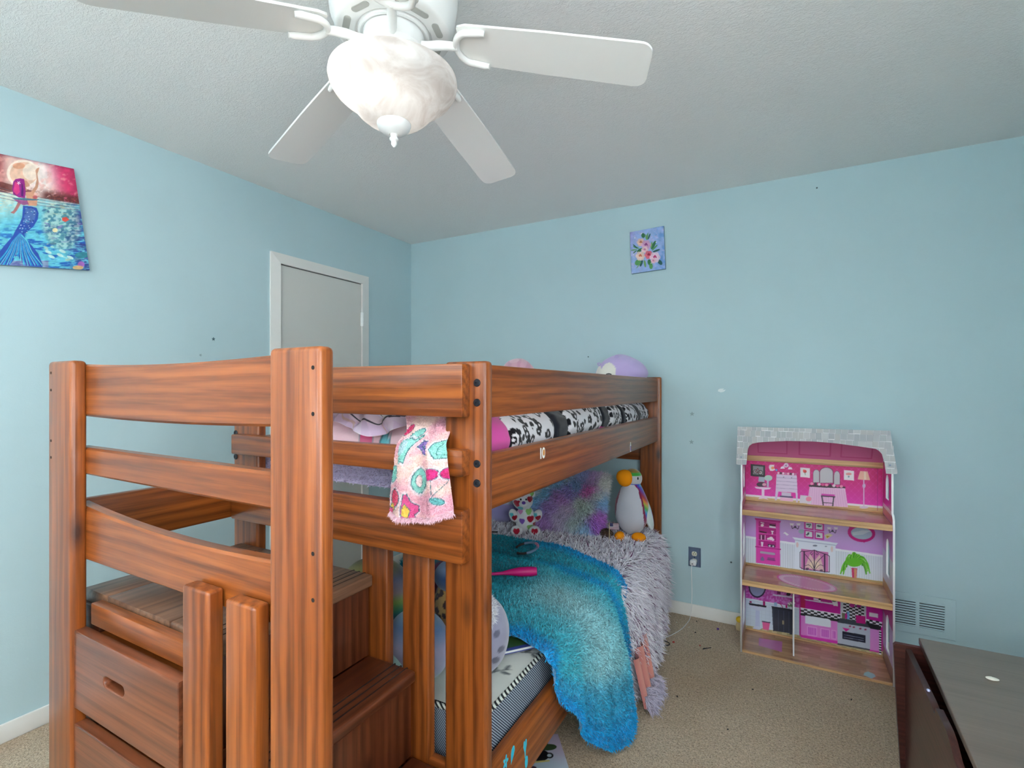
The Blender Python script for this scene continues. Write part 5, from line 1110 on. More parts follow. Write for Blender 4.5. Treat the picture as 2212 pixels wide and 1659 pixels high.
hemv = 1.0 - 0.055 * np.abs(U - 0.36) ** 1.3 * 2.2 - 0.07 * sst(0.55, 1.0, U)
vv = V * hemv; yc = np.interp(vv, ss, path[:, 0]); zc = np.interp(vv, ss, path[:, 1])
xl = np.interp(zc, [0.985, 1.03, 1.12, 1.20, 1.26], [1.652, 1.652, 1.668, 1.668, 1.610]); xr = np.interp(zc, [0.985, 1.03, 1.10, 1.16, 1.26], [1.852, 1.854, 1.844, 1.832, 1.772])
X = xl + (xr - xl) * U; ff = 0.012 * (np.cos((U - .02) * 2 * PI * 2.1) - 1) * sst(0.15, 0.5, V) + 0.012 * np.exp(-((U - .66) / .04) ** 2) * sst(.1, .3, V)
P = np.stack([X, yc + ff, zc + 0.0 * U], -1)
iu = np.clip(((X - 1.64) / 0.215 * W_), 0, W_ - 1).astype(int); iv = np.clip(((1.25 - zc) / 0.265 * H_), 0, H_ - 1).astype(int); C = A[iv, iu]
hb = grid('hanging_blanket', P[::-1], 'plush', None, C[::-1]); tag(hb, 'pink fleece blanket corner with cherry and gem print hanging over the end rails', 'blanket')
a, b, c = scatter(P[::-1], C[::-1], 14000); fur('pile', a, b, c, 0.0032, 0.0022, 'fur', hb, jit=0.4)
e = P[-3:]; a, b, c = scatter(e[::-1], C[-3:][::-1], 1500); fur('hem_fringe', a, b, C3(250, 214, 226) * np.ones(c.shape), 0.011, 0.0025, 'fur', hb, lean=(0, 0, -1.2), jit=0.5)

# ================================================================== plush toys
Rv = np.array([0.8781, 0.4785, 0.0]); Fv = np.array([-0.4785, 0.8781, 0.0])
def hrt(a, b): return ((a * a + b * b - 1) ** 3 - a * a * b ** 3) < 0
def plush_root(name, label, loc): r = empty(name, loc); tag(r, label, 'plush toy'); return r
mat('eye_black', S(20, 18, 22), 0.2)
# owl-like purple plush on the upper bunk
r = plush_root('owl_plush', 'round lilac plush with cream eye patches on the upper bunk corner', (1.715, -0.20, 1.205))
cv = np.array([2.552 - 1.715, -3.042 + .20, 0]); cv /= np.linalg.norm(cv); rv = np.array([-cv[1], cv[0], 0])
def owl(D, P):
    a, b, f = P @ rv, P[..., 2], P @ cv; C = mixa(C3(176, 156, 206) * np.ones(D.shape), C3(196, 178, 220), fbm(P, 18))
    k = (((a + 0.062) / 0.042) ** 2 + ((b - 0.050) / 0.056) ** 2 < 1) | (((a + 0.138) / 0.040) ** 2 + ((b - 0.045) / 0.060) ** 2 < 1)
    return np.where((k & (f > 0))[..., None], C3(226, 224, 214), C)
o, Pp, cl, DD = ball('body', (0, 0, 0.153), (0.150, 0.118, 0.155), 'plush', r, owl, lambda D, P: P * (1 + 0.16 * np.clip(D @ rv, 0, 1) ** 2 * sst(0.05, 0.3, D[..., 2]) + 0.07 * (vn(D, 2.0) - .5) - 0.10 * np.clip(D @ rv, 0, 1) ** 2 * np.clip(D[..., 2], 0, 1))[..., None], 110, 80)
for a, b in ((-0.062, 0.014), (-0.128, 0.014)):
    f = math.sqrt(max(0.0, 1 - (a / .148) ** 2 - (b / .155) ** 2)) * 0.122; pos = rv * a + cv * f
    tube('eyelash', [tuple(pos + rv * q + np.array([0, 0, 0.153 + b + 0.020 + 0.008 * math.cos(q / .014)])) for q in np.linspace(-.014, .016, 7)], 0.0026, 'eye_black', r, seg=6)
mat('lilac', S(186, 168, 214), 0.9)
for a, zz in ((-0.118, 0.085), (-0.018, 0.125)):
    f = math.sqrt(max(0, 1 - (a / .15) ** 2 - (zz / .155) ** 2)) * 0.095; pos = rv * a + cv * f
    tube('ear_loop', [tuple(pos + rv * (0.008 * math.sin(q)) + np.array([0, 0, 0.161 + zz + 0.018 * math.sin(q / 2) - 0.004])) for q in np.linspace(0, 2 * PI, 11)], 0.003, 'lilac', r, seg=6)
# dusty pink plush
r = plush_root('pink_plush', 'dusty pink plush peeking over the middle of the side rail', (1.27, -0.62, 1.205))
ball('body', (0, 0, 0.135), (0.115, 0.10, 0.142), 'plush', r, lambda D, P: mixa(C3(206, 160, 176) * np.ones(D.shape), C3(190, 140, 160), (np.sin(D @ rv * 14) > 0.3) * 0.6), lambda D, P: P * (1 + 0.08 * (vn(D, 2.6) - .5))[..., None], 60, 40)
ball('cap', (0.0, 0, 0.245), (0.062, 0.06, 0.03), 'plush', r, lambda D, P: C3(214, 172, 186), None, 40, 20)
# pastel rainbow plush by the near balusters
r = plush_root('rainbow_plush', 'large pastel rainbow plush lying against the near balusters', (1.42, -1.80, 0.466))
def bands(D, P):
    z = P[..., 2] * 1.0 + 0.35 * (P @ rv) * -0.5 + 0.02 * (vn(P, 16) - .5); k = (z + 0.145) / 0.29
    st_ = [(0.0, (196, 186, 226)), (0.22, (190, 180, 222)), (0.34, (84, 110, 170)), (0.44, (70, 140, 120)), (0.56, (150, 176, 90)), (0.66, (176, 150, 150)), (0.80, (120, 120, 150)), (0.92, (150, 150, 90)), (1.0, (140, 140, 100))]
    xs = [q[0] for q in st_]; return np.stack([np.interp(k, xs, [q[1][c] / 255 for q in st_]) for c in range(3)], -1)
ball('body', (-0.055, 0.0, 0.145), (0.150, 0.10, 0.148), 'plush', r, bands, lambda D, P: P * (1 + 0.06 * (vn(D, 2.2) - .5))[..., None], 80, 60)
def leg(D, P):
    k = np.clip((P[..., 2] + 0.11) / 0.22, 0, 1); st_ = [(0, (190, 226, 216)), (0.25, (200, 200, 224)), (0.55, (196, 186, 216)), (0.8, (120, 150, 196)), (1.0, (150, 196, 206))]
    xs = [q[0] for q in st_]; return np.stack([np.interp(k, xs, [q[1][c] / 255 for q in st_]) for c in range(3)], -1)
ball('leg', (0.155, -0.045, 0.075), (0.105, 0.075, 0.108), 'plush', r, leg, lambda D, P: P * (1 + 0.08 * (vn(D, 2.4) - .5))[..., None], 60, 44)
ball('foot', (0.12, -0.085, 0.028), (0.05, 0.05, 0.042), 'plush', r, lambda D, P: C3(186, 220, 214), None, 30, 20)
ball('ear', (-0.105, 0.03, 0.305), (0.030, 0.022, 0.042), 'plush', r, lambda D, P: C3(232, 232, 238), None, 24, 16)
# dark multicolour plush head behind it
r = plush_root('tie_dye_plush', 'maroon and teal plush behind the pastel plush', (1.40, -1.53, 0.478))
ball('body', (0, 0, 0.13), (0.095, 0.09, 0.135), 'plush', r, lambda D, P: mixa(mixa(C3(120, 70, 96) * np.ones(D.shape), C3(70, 130, 140), sst(.45, .6, vn(P, 16))), C3(40, 40, 46), sst(.62, .7, vn(P, 13))), lambda D, P: P * (1 + 0.12 * (vn(D, 2.4) - .5))[..., None], 60, 44)
ball('head', (0.02, -0.02, 0.285), (0.07, 0.065, 0.06), 'plush', r, lambda D, P: mixa(C3(130, 90, 120) * np.ones(D.shape), C3(80, 150, 160), sst(.4, .6, vn(P, 14))), None, 40, 30)
# leopard plush with a blue cap
r = plush_root('leopard_plush', 'brown leopard-print plush with blue cap behind the bed post', (1.60, -1.665, 0.470))
ball('body', (0, 0, 0.118), (0.085, 0.085, 0.122), 'plush', r, lambda D, P: leopard(P, 40.0, 7.3, (186, 150, 90), (58, 40, 44), (130, 92, 70)), None, 120, 90)
ball('cap', (0, 0.0, 0.225), (0.082, 0.082, 0.055), 'plush', r, lambda D, P: mixa(C3(62, 92, 140) * np.ones(D.shape), C3(120, 150, 190), sst(0.2, 0.6, D[..., 2])), None, 40, 26)
# grey spotted plush
r = plush_root('grey_spotted_plush', 'grey spotted plush with white fuzzy ear standing beside the bed post', (1.752, -1.765, 0.468))
def grey(D, P):
    C = mixa(C3(136, 134, 158) * np.ones(D.shape), C3(160, 160, 180), fbm(P, 20))
    for a, b, s_, c in ((0.03, -0.02, 0.013, (84, 84, 104)), (0.055, -0.06, 0.010, (84, 84, 104)), (0.06, 0.02, 0.008, (100, 100, 120)), (0.045, 0.055, 0.009, (220, 214, 226)), (0.02, 0.04, 0.01, (90, 90, 110)), (-0.03, 0.0, 0.012, (84, 84, 104)), (0.01, -0.08, 0.011, (90, 90, 110)), (0.07, -0.03, 0.008, (90, 90, 110))):
        d = np.hypot(P @ rv - a, (P[..., 2] - b) * 0.75) / s_; C = mixa(C, C3(*c), sst(1.05, .85, d) * (P @ cv > 0))
    return C
o, Pp, cl, DD = ball('body', (0, 0, 0.122), (0.084, 0.080, 0.126), 'plush', r, grey, lambda D, P: P * (1 - 0.18 * np.clip(D[..., 2:3], 0, 1) ** 1.5), 110, 80)
eo, Pe, ce, DE = ball('ear', (0.035, -0.045, 0.205), (0.032, 0.03, 0.042), 'plush', r, lambda D, P: C3(222, 222, 230), None, 24, 16)
n_ = DE.reshape(-1, 3); q = np.repeat(Pe.reshape(-1, 3), 5, 0) - np.array((0.035, -0.045, 0.205)); fe = fur('fuzz', q, np.repeat(n_, 5, 0), C3(226, 226, 232) * np.ones((len(q), 3)), 0.014, 0.002, 'fur', eo, jit=0.4)
# bear with hearts
r = plush_root('heart_bear', 'small white teddy bear printed with coloured hearts on the grey blanket', (1.262, -0.515, 0.500))
HC = [(150, 20, 40), (90, 190, 200), (120, 80, 170), (140, 190, 110), (206, 130, 180), (170, 24, 50)]
cb = np.array([2.552 - 1.262, -3.042 + .515, 0]); cb /= np.linalg.norm(cb); rb = np.array([-cb[1], cb[0], 0])
def hearts(lst):
    def f(D, P):
        C = mixa(C3(214, 210, 214) * np.ones(D.shape), C3(228, 226, 228), fbm(P, 30)); a, b, ff = P @ rb, P[..., 2], P @ cb
        for x, z, s_, k in lst: C = np.where((hrt((a - x) / s_, (b - z) / s_ + .1) & (ff > -.01))[..., None], C3(*HC[k]), C)
        return C
    return f
ball('torso', (0, 0, 0.075), (0.060, 0.052, 0.076), 'plush', r, hearts([(0.028, 0.012, 0.017, 5), (-0.02, 0.0, 0.014, 2), (0.026, -0.035, 0.015, 3), (0.018, 0.05, 0.015, 3), (-0.045, -0.05, 0.012, 1), (-0.03, 0.05, 0.013, 4), (0.055, -0.02, 0.012, 0)]), None, 90, 64)
hd = ball('head', (-0.012, -0.012, 0.185), (0.060, 0.054, 0.055), 'plush', r, hearts([(-0.03, -0.012, 0.018, 5), (0.042, 0.012, 0.015, 0), (-0.035, 0.035, 0.014, 1), (-0.012, -0.042, 0.014, 1), (0.0, 0.04, 0.012, 4)]), None, 90, 64)[0]
mz = cb * 0.047; mzz = tuple(mz + rb * 0.006 + np.array([0, 0, -0.010]))
mu = ball('muzzle', tuple(np.array((-0.012, -0.012, 0.185)) + np.array(mzz)), (0.027, 0.026, 0.020), 'plush', r, lambda D, P: C3(222, 220, 222), None, 30, 20)[0]
mat('nose_purple', S(110, 70, 170), 0.7)
ball('nose', tuple(cb * 0.022 + np.array([0, 0, 0.010])), (0.011, 0.010, 0.009), 'nose_purple', mu, None, None, 16, 10)
for s_ in (-0.014, 0.016): ball('eye', tuple(cb * 0.052 + rb * (s_ + .004) + np.array([-0.012, -0.012, 0.200])), (0.0055, 0.0055, 0.0055), 'eye_black', r, None, None, 14, 10)
for s_ in (-1, 1):
    ball('ear', tuple(rb * 0.050 * s_ + np.array([-0.012, -0.012, 0.222])), (0.022, 0.018, 0.022), 'plush', r, hearts([(0.0, 0.0, 0.012, 0 if s_ < 0 else 3)]), None, 40, 26)
    ball('arm', tuple(rb * 0.066 * s_ + cb * 0.015 + np.array([0, 0, 0.100])), (0.026, 0.026, 0.038), 'plush', r, hearts([(0.004, -0.008, 0.014, 0), (-0.012, 0.008, 0.010, 1)]), None, 50, 34, rot=Matrix.Rotation(0.5 * s_, 4, 'Y').to_euler())
    ball('leg', tuple(rb * 0.050 * s_ + cb * 0.062 + np.array([0, 0, 0.027])), (0.032, 0.034, 0.028), 'plush', r, hearts([(0.0, 0.002, 0.016, 5)]), None, 50, 34)
# lavender and mauve plush at the back
r = plush_root('lavender_plush', 'large lavender plush with pale top left of the heart bear', (1.03, -0.36, 0.497))
ball('body', (0, 0, 0.115), (0.130, 0.115, 0.118), 'plush', r, lambda D, P: mixa(C3(156, 146, 196) * np.ones(D.shape), C3(206, 212, 222), sst(0.0, 0.12, D[..., 2] - 0.1)), lambda D, P: P * (1 + 0.06 * (vn(D, 2.0) - .5))[..., None], 60, 44)
r = plush_root('mauve_cushion', 'mauve cushion leaning between the bear and shaggy cushion', (1.20, -0.20, 0.497)); r['category'] = 'cushion'
ball('cushion_body', (0, 0, 0.145), (0.105, 0.075, 0.150), 'plush', r, lambda D, P: mixa(C3(150, 126, 156) * np.ones(D.shape), C3(176, 150, 176), fbm(P, 12)), None, 50, 40, sq=0.75)
# bird plush
r = plush_root('bird_plush', 'tall white-bellied rainbow bird plush with big orange beak', (1.815, -0.315, 0.500))
cp = np.array([2.552 - 1.815, -3.042 + .315, 0]); cp /= np.linalg.norm(cp); rp = np.array([-cp[1], cp[0], 0])
RB = np.array([(150, 30, 60), (110, 40, 150), (50, 90, 190), (60, 170, 200), (70, 170, 70), (170, 180, 60), (220, 120, 40), (150, 30, 60)]) / 255.0
def bird(D, P):
    a, b, f = P @ rp, P[..., 2], P @ cp; w_ = np.interp(b, [-0.19, -0.10, 0.0, 0.08, 0.115], [0.062, 0.078, 0.066, 0.046, 0.018])
    k = np.abs(a + 0.012) / w_; t = (b * 9 + np.abs(a) * 10) % 1 * 7; i = np.clip(t.astype(int), 0, 6); fr = (t - i)[..., None]; rain = RB[i] * (1 - fr) + RB[i + 1] * fr
    neck = (b > 0.095) & (b < 0.15); tn = np.clip((np.abs(a - .01) / 0.05), 0, 1) * 5; i2 = np.clip(tn.astype(int), 0, 6); rain = np.where(neck[..., None], RB[i2], rain)
    C = np.where(((k < 1) & (f > 0) & (b < 0.115))[..., None], C3(190, 190, 200), rain)
    return np.where(((k >= 1) & (k < 1.16) & (f > 0) & (b < 0.1))[..., None], C3(130, 26, 70), C)
def birdshape(D, P):
    q = P.copy(); s_ = np.interp(D[..., 2], [-1, -0.5, 0.1, 0.6, 1], [1.05, 1.08, 0.92, 0.62, 0.5])[..., None]; q[..., :2] *= s_; return q
ball('body', (0, 0, 0.19), (0.094, 0.082, 0.175), 'plush', r, bird, birdshape, 130, 110)
hdp = tuple(rp * 0.004 + np.array([0, 0, 0.325]))
def bhead(D, P):
    a, b, f = P @ rp, P[..., 2], P @ cp; C = RB[4] * np.ones(D.shape); C = np.where((b < 0.018)[..., None], C3(196, 196, 200), C); C = np.where((b < -0.026)[..., None], RB[2], C); return np.where((b > 0.036)[..., None], C3(150, 120, 50), C)
ball('head', hdp, (0.052, 0.050, 0.052), 'plush', r, bhead, None, 60, 44)
mat('felt_orange', S(240, 146, 20), 0.95, spec=0.1)
bk = ball('beak', tuple(np.array(hdp) - rp * 0.040 + cp * 0.032 + np.array([0, 0, 0.004])), (0.043, 0.040, 0.046), 'felt_orange', r, None, lambda D, P: P * (1 + 0.18 * np.clip(D @ (-rp), 0, 1) ** 2 * np.clip(D[..., 2] + .4, 0, 1))[..., None], 40, 28)[0]
ball('eye', tuple(np.array(hdp) + rp * 0.028 + cp * 0.041 + np.array([0, 0, 0.006])), (0.0045, 0.0045, 0.008), 'eye_black', r, None, None, 14, 10)
for s_ in (-0.062, 0.036): ball('foot', tuple(rp * s_ + cp * 0.075 + np.array([0, 0, 0.022])), (0.038 if s_ > 0 else 0.028, 0.034, 0.026), 'felt_orange', r, None, None, 30, 20)
wg = ball('wing', tuple(rp * 0.080 + cp * 0.0 + np.array([0, 0, 0.15])), (0.022, 0.045, 0.105), 'plush', r, lambda D, P: np.where((D @ cp > 0.15)[..., None], C3(196, 206, 206), RB[np.clip(((D[..., 2] + 1) * 3.4).astype(int), 0, 6)]), None, 40, 40, rot=Matrix.Rotation(-0.30, 4, 'Y').to_euler())[0]
# tiny flag and brown plush beside the bird
fg = empty('small_flag', (1.735, -0.462, 0.497)); tag(fg, 'tiny striped stick flag standing before the bird plush', 'flag'); tube('stick', [(0, 0, 0), (0, 0, 0.105)], 0.0022, 'bit_tan', fg, seg=6)
p = Paint(40, 30, [(0, 0), (40, 0), (40, 30), (0, 30)], C3(220, 216, 220))
for k in range(0, 13, 2): p.poly([(0, k * 30 / 13), (40, k * 30 / 13), (40, (k + 1) * 30 / 13), (0, (k + 1) * 30 / 13)], C3(120, 40, 60))
p.poly([(0, 0), (15, 0), (15, 16), (0, 16)], C3(50, 50, 90)); print_sheet('flag_cloth', (0.002, -0.001, 0.105), (0.044, 0.018, 0), (0, 0, -0.034), p, 'print_matte', fg)
r = plush_root('small_brown_plush', 'small dark brown fuzzy toy beside the shaggy cushion', (1.70, -0.40, 0.497)); mat('brown_fuzz', S(86, 62, 48), 1.0, sheen=0.4)
o, Pp, cl, DD = ball('body', (0, 0, 0.024), (0.032, 0.028, 0.026), 'brown_fuzz', r, None, None, 24, 16); n_ = DD.reshape(-1, 3); fur('fuzz', np.repeat(Pp.reshape(-1, 3), 3, 0) - 0, np.repeat(n_, 3, 0), C3(96, 72, 56) * np.ones((len(n_) * 3, 3)) * NR.uniform(.6, 1.1, (len(n_) * 3, 1)), 0.010, 0.002, 'fur', r)

# ================================================================== shaggy rainbow cushion
cu_ = empty('shaggy_cushion', (1.452, -0.345, 0.655)); tag(cu_, 'shaggy pastel tie-dye square cushion leaning on the back rails', 'cushion'); cu_.rotation_euler = (math.radians(-21), math.radians(3), math.radians(8))
BL = np.array([(250, 420, 206, 150, 214), (450, 450, 196, 196, 190), (250, 650, 180, 196, 196), (250, 850, 110, 180, 214), (500, 680, 110, 180, 210), (700, 450, 130, 180, 210), (850, 200, 160, 180, 176), (1150, 450, 120, 160, 200), (1000, 600, 150, 130, 200), (1250, 250, 130, 140, 190), (1400, 520, 206, 100, 180), (1450, 260, 176, 140, 190), (1700, 300, 206, 206, 200), (1600, 600, 200, 206, 206), (1400, 900, 190, 206, 200), (900, 750, 190, 130, 200), (750, 700, 170, 120, 190), (600, 950, 160, 120, 190), (300, 1100, 140, 170, 220), (500, 1250, 170, 120, 190), (900, 1150, 196, 180, 206), (1200, 1200, 176, 190, 190), (1450, 1350, 150, 190, 220), (1760, 700, 130, 180, 220), (1720, 1050, 190, 110, 206), (1700, 1250, 176, 100, 206), (1000, 950, 200, 180, 206), (1300, 800, 196, 206, 196)], float)
bs, bt = (BL[:, 0] - 950) / 830, (800 - BL[:, 1]) / 700
def cush_col(s_, t_):
    d = (s_[..., None] - bs) ** 2 + (t_[..., None] - bt) ** 2; w_ = 1 / (d + 0.004) ** 2.2; return np.clip((w_[..., None] * BL[:, 2:] / 255).sum(-2) / w_.sum(-1)[..., None] * 0.92 + 0.17, 0, 1)
Sg, Tg = np.meshgrid(np.linspace(-1, 1, 60), np.linspace(-1, 1, 60)); th = 0.062 * np.sqrt(np.clip((1 - Sg ** 4) * (1 - Tg ** 4), 0, 1)); cs = 1 - 0.05 * (Sg ** 2 * Tg ** 2) + 0.0
Pf = np.stack([Sg * 0.205 * (1 - .06 * (1 - Tg ** 2) * Sg ** 2), -th, Tg * 0.172 * (1 - .06 * (1 - Sg ** 2) * Tg ** 2)], -1); Pk = Pf * np.array([1, -1, 1]); Cf = cush_col(Sg, Tg)
cf = grid('front_cover', Pf, 'plush', cu_, Cf); grid('back_cover', Pk[:, ::-1], 'plush', cu_, Cf[:, ::-1])
a, b, c = scatter(Pf, Cf, 15000); lean = np.stack([a[:, 0] * 3.0, a[:, 0] * 0 + 0.1, a[:, 2] * 3.4 - 0.25], -1)
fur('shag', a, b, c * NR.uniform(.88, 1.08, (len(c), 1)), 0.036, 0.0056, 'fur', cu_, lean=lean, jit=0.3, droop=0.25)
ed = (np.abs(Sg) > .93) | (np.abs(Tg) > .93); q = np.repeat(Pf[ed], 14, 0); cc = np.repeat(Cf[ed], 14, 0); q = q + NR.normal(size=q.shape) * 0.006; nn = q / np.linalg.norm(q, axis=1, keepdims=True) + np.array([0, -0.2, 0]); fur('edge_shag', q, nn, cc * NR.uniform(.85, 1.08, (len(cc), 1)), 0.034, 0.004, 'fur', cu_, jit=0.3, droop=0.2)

# ================================================================== blankets of the lower bunk
def drape(tops, edge, hem, nv_top=46, nv_hang=60):
    """rows: tops (inner line on the mattress) -> edge line -> hem line; every input is an (N,3) polyline"""
    a, b, c = (np.array(q, float) for q in (tops, edge, hem)); out = []
    for k in range(nv_top): t = k / nv_top; out.append(a * (1 - t) + b * t)
    for k in range(nv_hang + 1):
        t = k / nv_hang; q = b * (1 - t) + c * t; bulge = math.sin(min(1, t * 3.2) * PI / 2); q[:, 0] = b[:, 0] + (c[:, 0] - b[:, 0]) * (0.55 * bulge + .45 * t); q[:, 2] = b[:, 2] + (c[:, 2] - b[:, 2]) * (t ** 1.25); out.append(q)
    return np.array(out)
def rs(pts, n):
    p_ = np.array(spline(pts, 200)); s_ = np.r_[0, np.cumsum(np.linalg.norm(np.diff(p_, axis=0), axis=1))]; u = np.linspace(0, s_[-1], n); return np.stack([np.interp(u, s_, p_[:, k]) for k in range(3)], -1)
# grey-lilac shaggy blanket (far half)
n = 110
inn = rs([(0.985, -0.085, 0.486), (0.985, -0.5, 0.486), (0.985, -0.98, 0.484)], n); edg = rs([(1.900, -0.105, 0.482), (1.903, -0.5, 0.486), (1.905, -0.97, 0.484)], n)
hm = rs([(1.945, -0.135, 0.12), (1.955, -0.26, 0.045), (1.985, -0.55, 0.03), (2.005, -0.75, 0.025), (2.005, -0.90, 0.025), (1.975, -0.985, 0.05)], n)
P = drape(inn, edg, hm); H_, W_ = P.shape[:2]; Vv = np.linspace(0, 1, H_)[:, None] * np.ones((1, W_)); Uu = np.linspace(0, 1, W_)[None] * np.ones((H_, 1))
hang = sst(0.42, 0.7, Vv); P[..., 0] += hang * (0.016 * np.sin(Uu * 24 + 2 * vn(P, 3)) + 0.004); P[..., 2] += (1 - hang) * 0.020 * (fbm(P, 8) - .3); P[..., 0] = np.where(hang > .5, np.maximum(P[..., 0], 1.918), P[..., 0])
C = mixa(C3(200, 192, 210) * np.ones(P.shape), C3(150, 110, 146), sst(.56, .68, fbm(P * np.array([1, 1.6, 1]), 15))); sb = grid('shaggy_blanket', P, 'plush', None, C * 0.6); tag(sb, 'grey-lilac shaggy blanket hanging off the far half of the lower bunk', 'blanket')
n0 = grid_normals(P); sg = 1.0 if n0[10, 50, 2] > 0 else -1.0
if sg < 0: sb.data.flip_normals()
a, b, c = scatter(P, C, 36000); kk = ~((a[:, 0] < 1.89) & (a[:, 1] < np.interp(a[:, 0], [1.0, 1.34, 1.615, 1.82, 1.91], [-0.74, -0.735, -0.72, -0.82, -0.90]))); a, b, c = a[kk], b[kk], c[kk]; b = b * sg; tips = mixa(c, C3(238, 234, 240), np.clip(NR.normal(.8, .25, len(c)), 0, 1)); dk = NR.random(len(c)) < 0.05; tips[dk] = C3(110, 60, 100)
lean = np.stack([0.5 * sst(1.86, 1.95, a[:, 0]) * 0 + 0.25, NR.normal(0, .25, len(a)) - 0.25, -0.9 * sst(1.86, 1.93, a[:, 0])], -1)
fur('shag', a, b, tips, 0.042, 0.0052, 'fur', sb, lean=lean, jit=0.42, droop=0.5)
Uu, Vv = np.meshgrid(np.linspace(0, 1, 40), np.linspace(0, 1, 30)); Q = np.stack([1.965 + 0.05 * Vv + 0.015 * np.sin(Uu * 16), -0.84 - 0.16 * Uu - 0.02 * Vv, 0.26 - 0.235 * Vv - 0.06 * Uu * (1 - Vv)], -1)
Q[..., 0] += 0.046
gl_ = grid('satin_lining', Q[:, ::-1], 'cloth', sb, mixa(C3(178, 100, 104) * np.ones(Q.shape), C3(206, 140, 128), (np.sin(Uu * 16) * .5 + .5)))
a, b, c = scatter(Q[-9:, ::-1], C3(200, 192, 210) * np.ones(Q[-9:].shape), 1500); fur('hem_shag', a + np.array([.012, 0, 0]), b * 0 + np.array([1, -.3, 0]), c, 0.034, 0.004, 'fur', sb, jit=.4, lean=(0, 0, -.4))
# turquoise ombre blanket (near half, one corner reaching the floor)
n = 130
inn = rs([(1.00, -0.80, 0.497), (1.00, -1.1, 0.497), (1.00, -1.38, 0.492)], n); edg = rs([(1.908, -0.90, 0.499), (1.912, -1.2, 0.494), (1.908, -1.66, 0.488)], n)
hm = rs([(1.945, -0.945, 0.43), (1.956, -0.965, 0.33), (1.965, -0.99, 0.14), (2.025, -1.15, 0.06), (2.058, -1.255, 0.022), (2.00, -1.33, 0.04), (1.968, -1.45, 0.14), (1.952, -1.57, 0.30), (1.938, -1.61, 0.37), (1.922, -1.655, 0.462)], n)
P = drape(inn, edg, hm, 60, 70); H_, W_ = P.shape[:2]; vt = np.arange(H_) / (H_ - 1.0); Vv = vt[:, None] * np.ones((1, W_)); Uu = np.linspace(0, 1, W_)[None] * np.ones((H_, 1)); hang = sst(0.46, 0.60, Vv)
far = np.interp(P[..., 0], [1.0, 1.19, 1.34, 1.615, 1.82, 1.91], [-0.77, -0.765, -0.753, -0.735, -0.84, -0.90]); near = np.interp(P[..., 0], [1.0, 1.3, 1.6, 1.72, 1.766, 1.813, 1.91], [-1.40, -1.46, -1.55, -1.63, -1.595, -1.615, -1.66])
P[..., 1] = np.where(Vv < 60 / 131.0, far + (near - far) * Uu, P[..., 1])
wr = 0.026 * np.sin(Uu * 17 - 2.2 * (P[..., 0] - 1.3) + 2.5 * vn(P, 3)) * sst(1.95, 1.3, P[..., 0]) + 0.016 * (fbm(P, 7) - .4)
P[..., 2] += (1 - hang) * (wr + 0.016); P[..., 0] += hang * (0.020 * np.sin(Uu * 30 + 1.5 * Vv + 2 * vn(P, 4)) * sst(.5, .8, Vv) + 0.006); P[..., 2] = np.maximum(P[..., 2], 0.012)
ed = np.minimum(Uu, 1 - Uu); bl_ = C3(24, 156, 214); te = C3(24, 140, 156); pa = C3(160, 206, 212); mi = C3(62, 182, 200)
C = mixa(te * np.ones(P.shape), mi, sst(1.35, 1.65, P[..., 0]) * 0.9); C = mixa(C, pa, np.exp(-(((Uu - .56) / .2) ** 2)) * sst(1.45, 1.8, P[..., 0]) * (1 - .75 * sst(.74, .92, Vv)) * .95); C = mixa(C, C3(54, 164, 200), sst(.7, .86, Vv)); C = mixa(C, bl_, sst(.86, .97, Vv)); C = mixa(C, bl_, sst(.13, .03, ed) * sst(1.3, 1.6, P[..., 0])); C = mixa(C, bl_, np.exp(-((Uu - .24) / .05) ** 2) * sst(1.45, 1.7, P[..., 0]) * .8); C = mixa(C, te, sst(.56, .7, fbm(P, 9)) * .5 * sst(1.9, 1.4, P[..., 0])); C = C * (0.93 + .14 * vn(P, 26))[..., None]
tb = grid('turquoise_blanket', P, 'plush', None, C); tag(tb, 'fluffy turquoise ombre blanket draped from the lower bunk to the carpet', 'blanket')
sg = 1.0 if grid_normals(P)[10, 60, 2] > 0 else -1.0
if sg < 0: tb.data.flip_normals()
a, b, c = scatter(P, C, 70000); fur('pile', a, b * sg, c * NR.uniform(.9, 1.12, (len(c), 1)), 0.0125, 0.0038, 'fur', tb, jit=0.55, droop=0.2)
# blue printed cloth at the near end
Uu, Vv = np.meshgrid(np.linspace(0, 1, 30), np.linspace(0, 1, 60)); X = 1.585 + 0.055 * Uu * (1 - .75 * Vv) - 0.012 * Vv; Z = 0.485 - 0.20 * Vv; Y = -1.9495 - 0.008 * np.sin(Vv * 3) + 0.030 * sst(.12, 0, Vv)
Q = np.stack([X, Y, Z], -1); C = mixa(C3(40, 110, 176) * np.ones(Q.shape), C3(176, 196, 220), sst(.5, .6, vn(Q, 34))); C = mixa(C, C3(90, 30, 110), sst(.62, .68, vn(Q, 27))); C = mixa(C, C3(60, 170, 220), sst(.8, 1, Vv))
o = grid('blue_cloth', Q[::-1], 'cloth', None, C[::-1]); tag(o, 'blue printed cloth hanging over the mattress end between balusters', 'cloth')

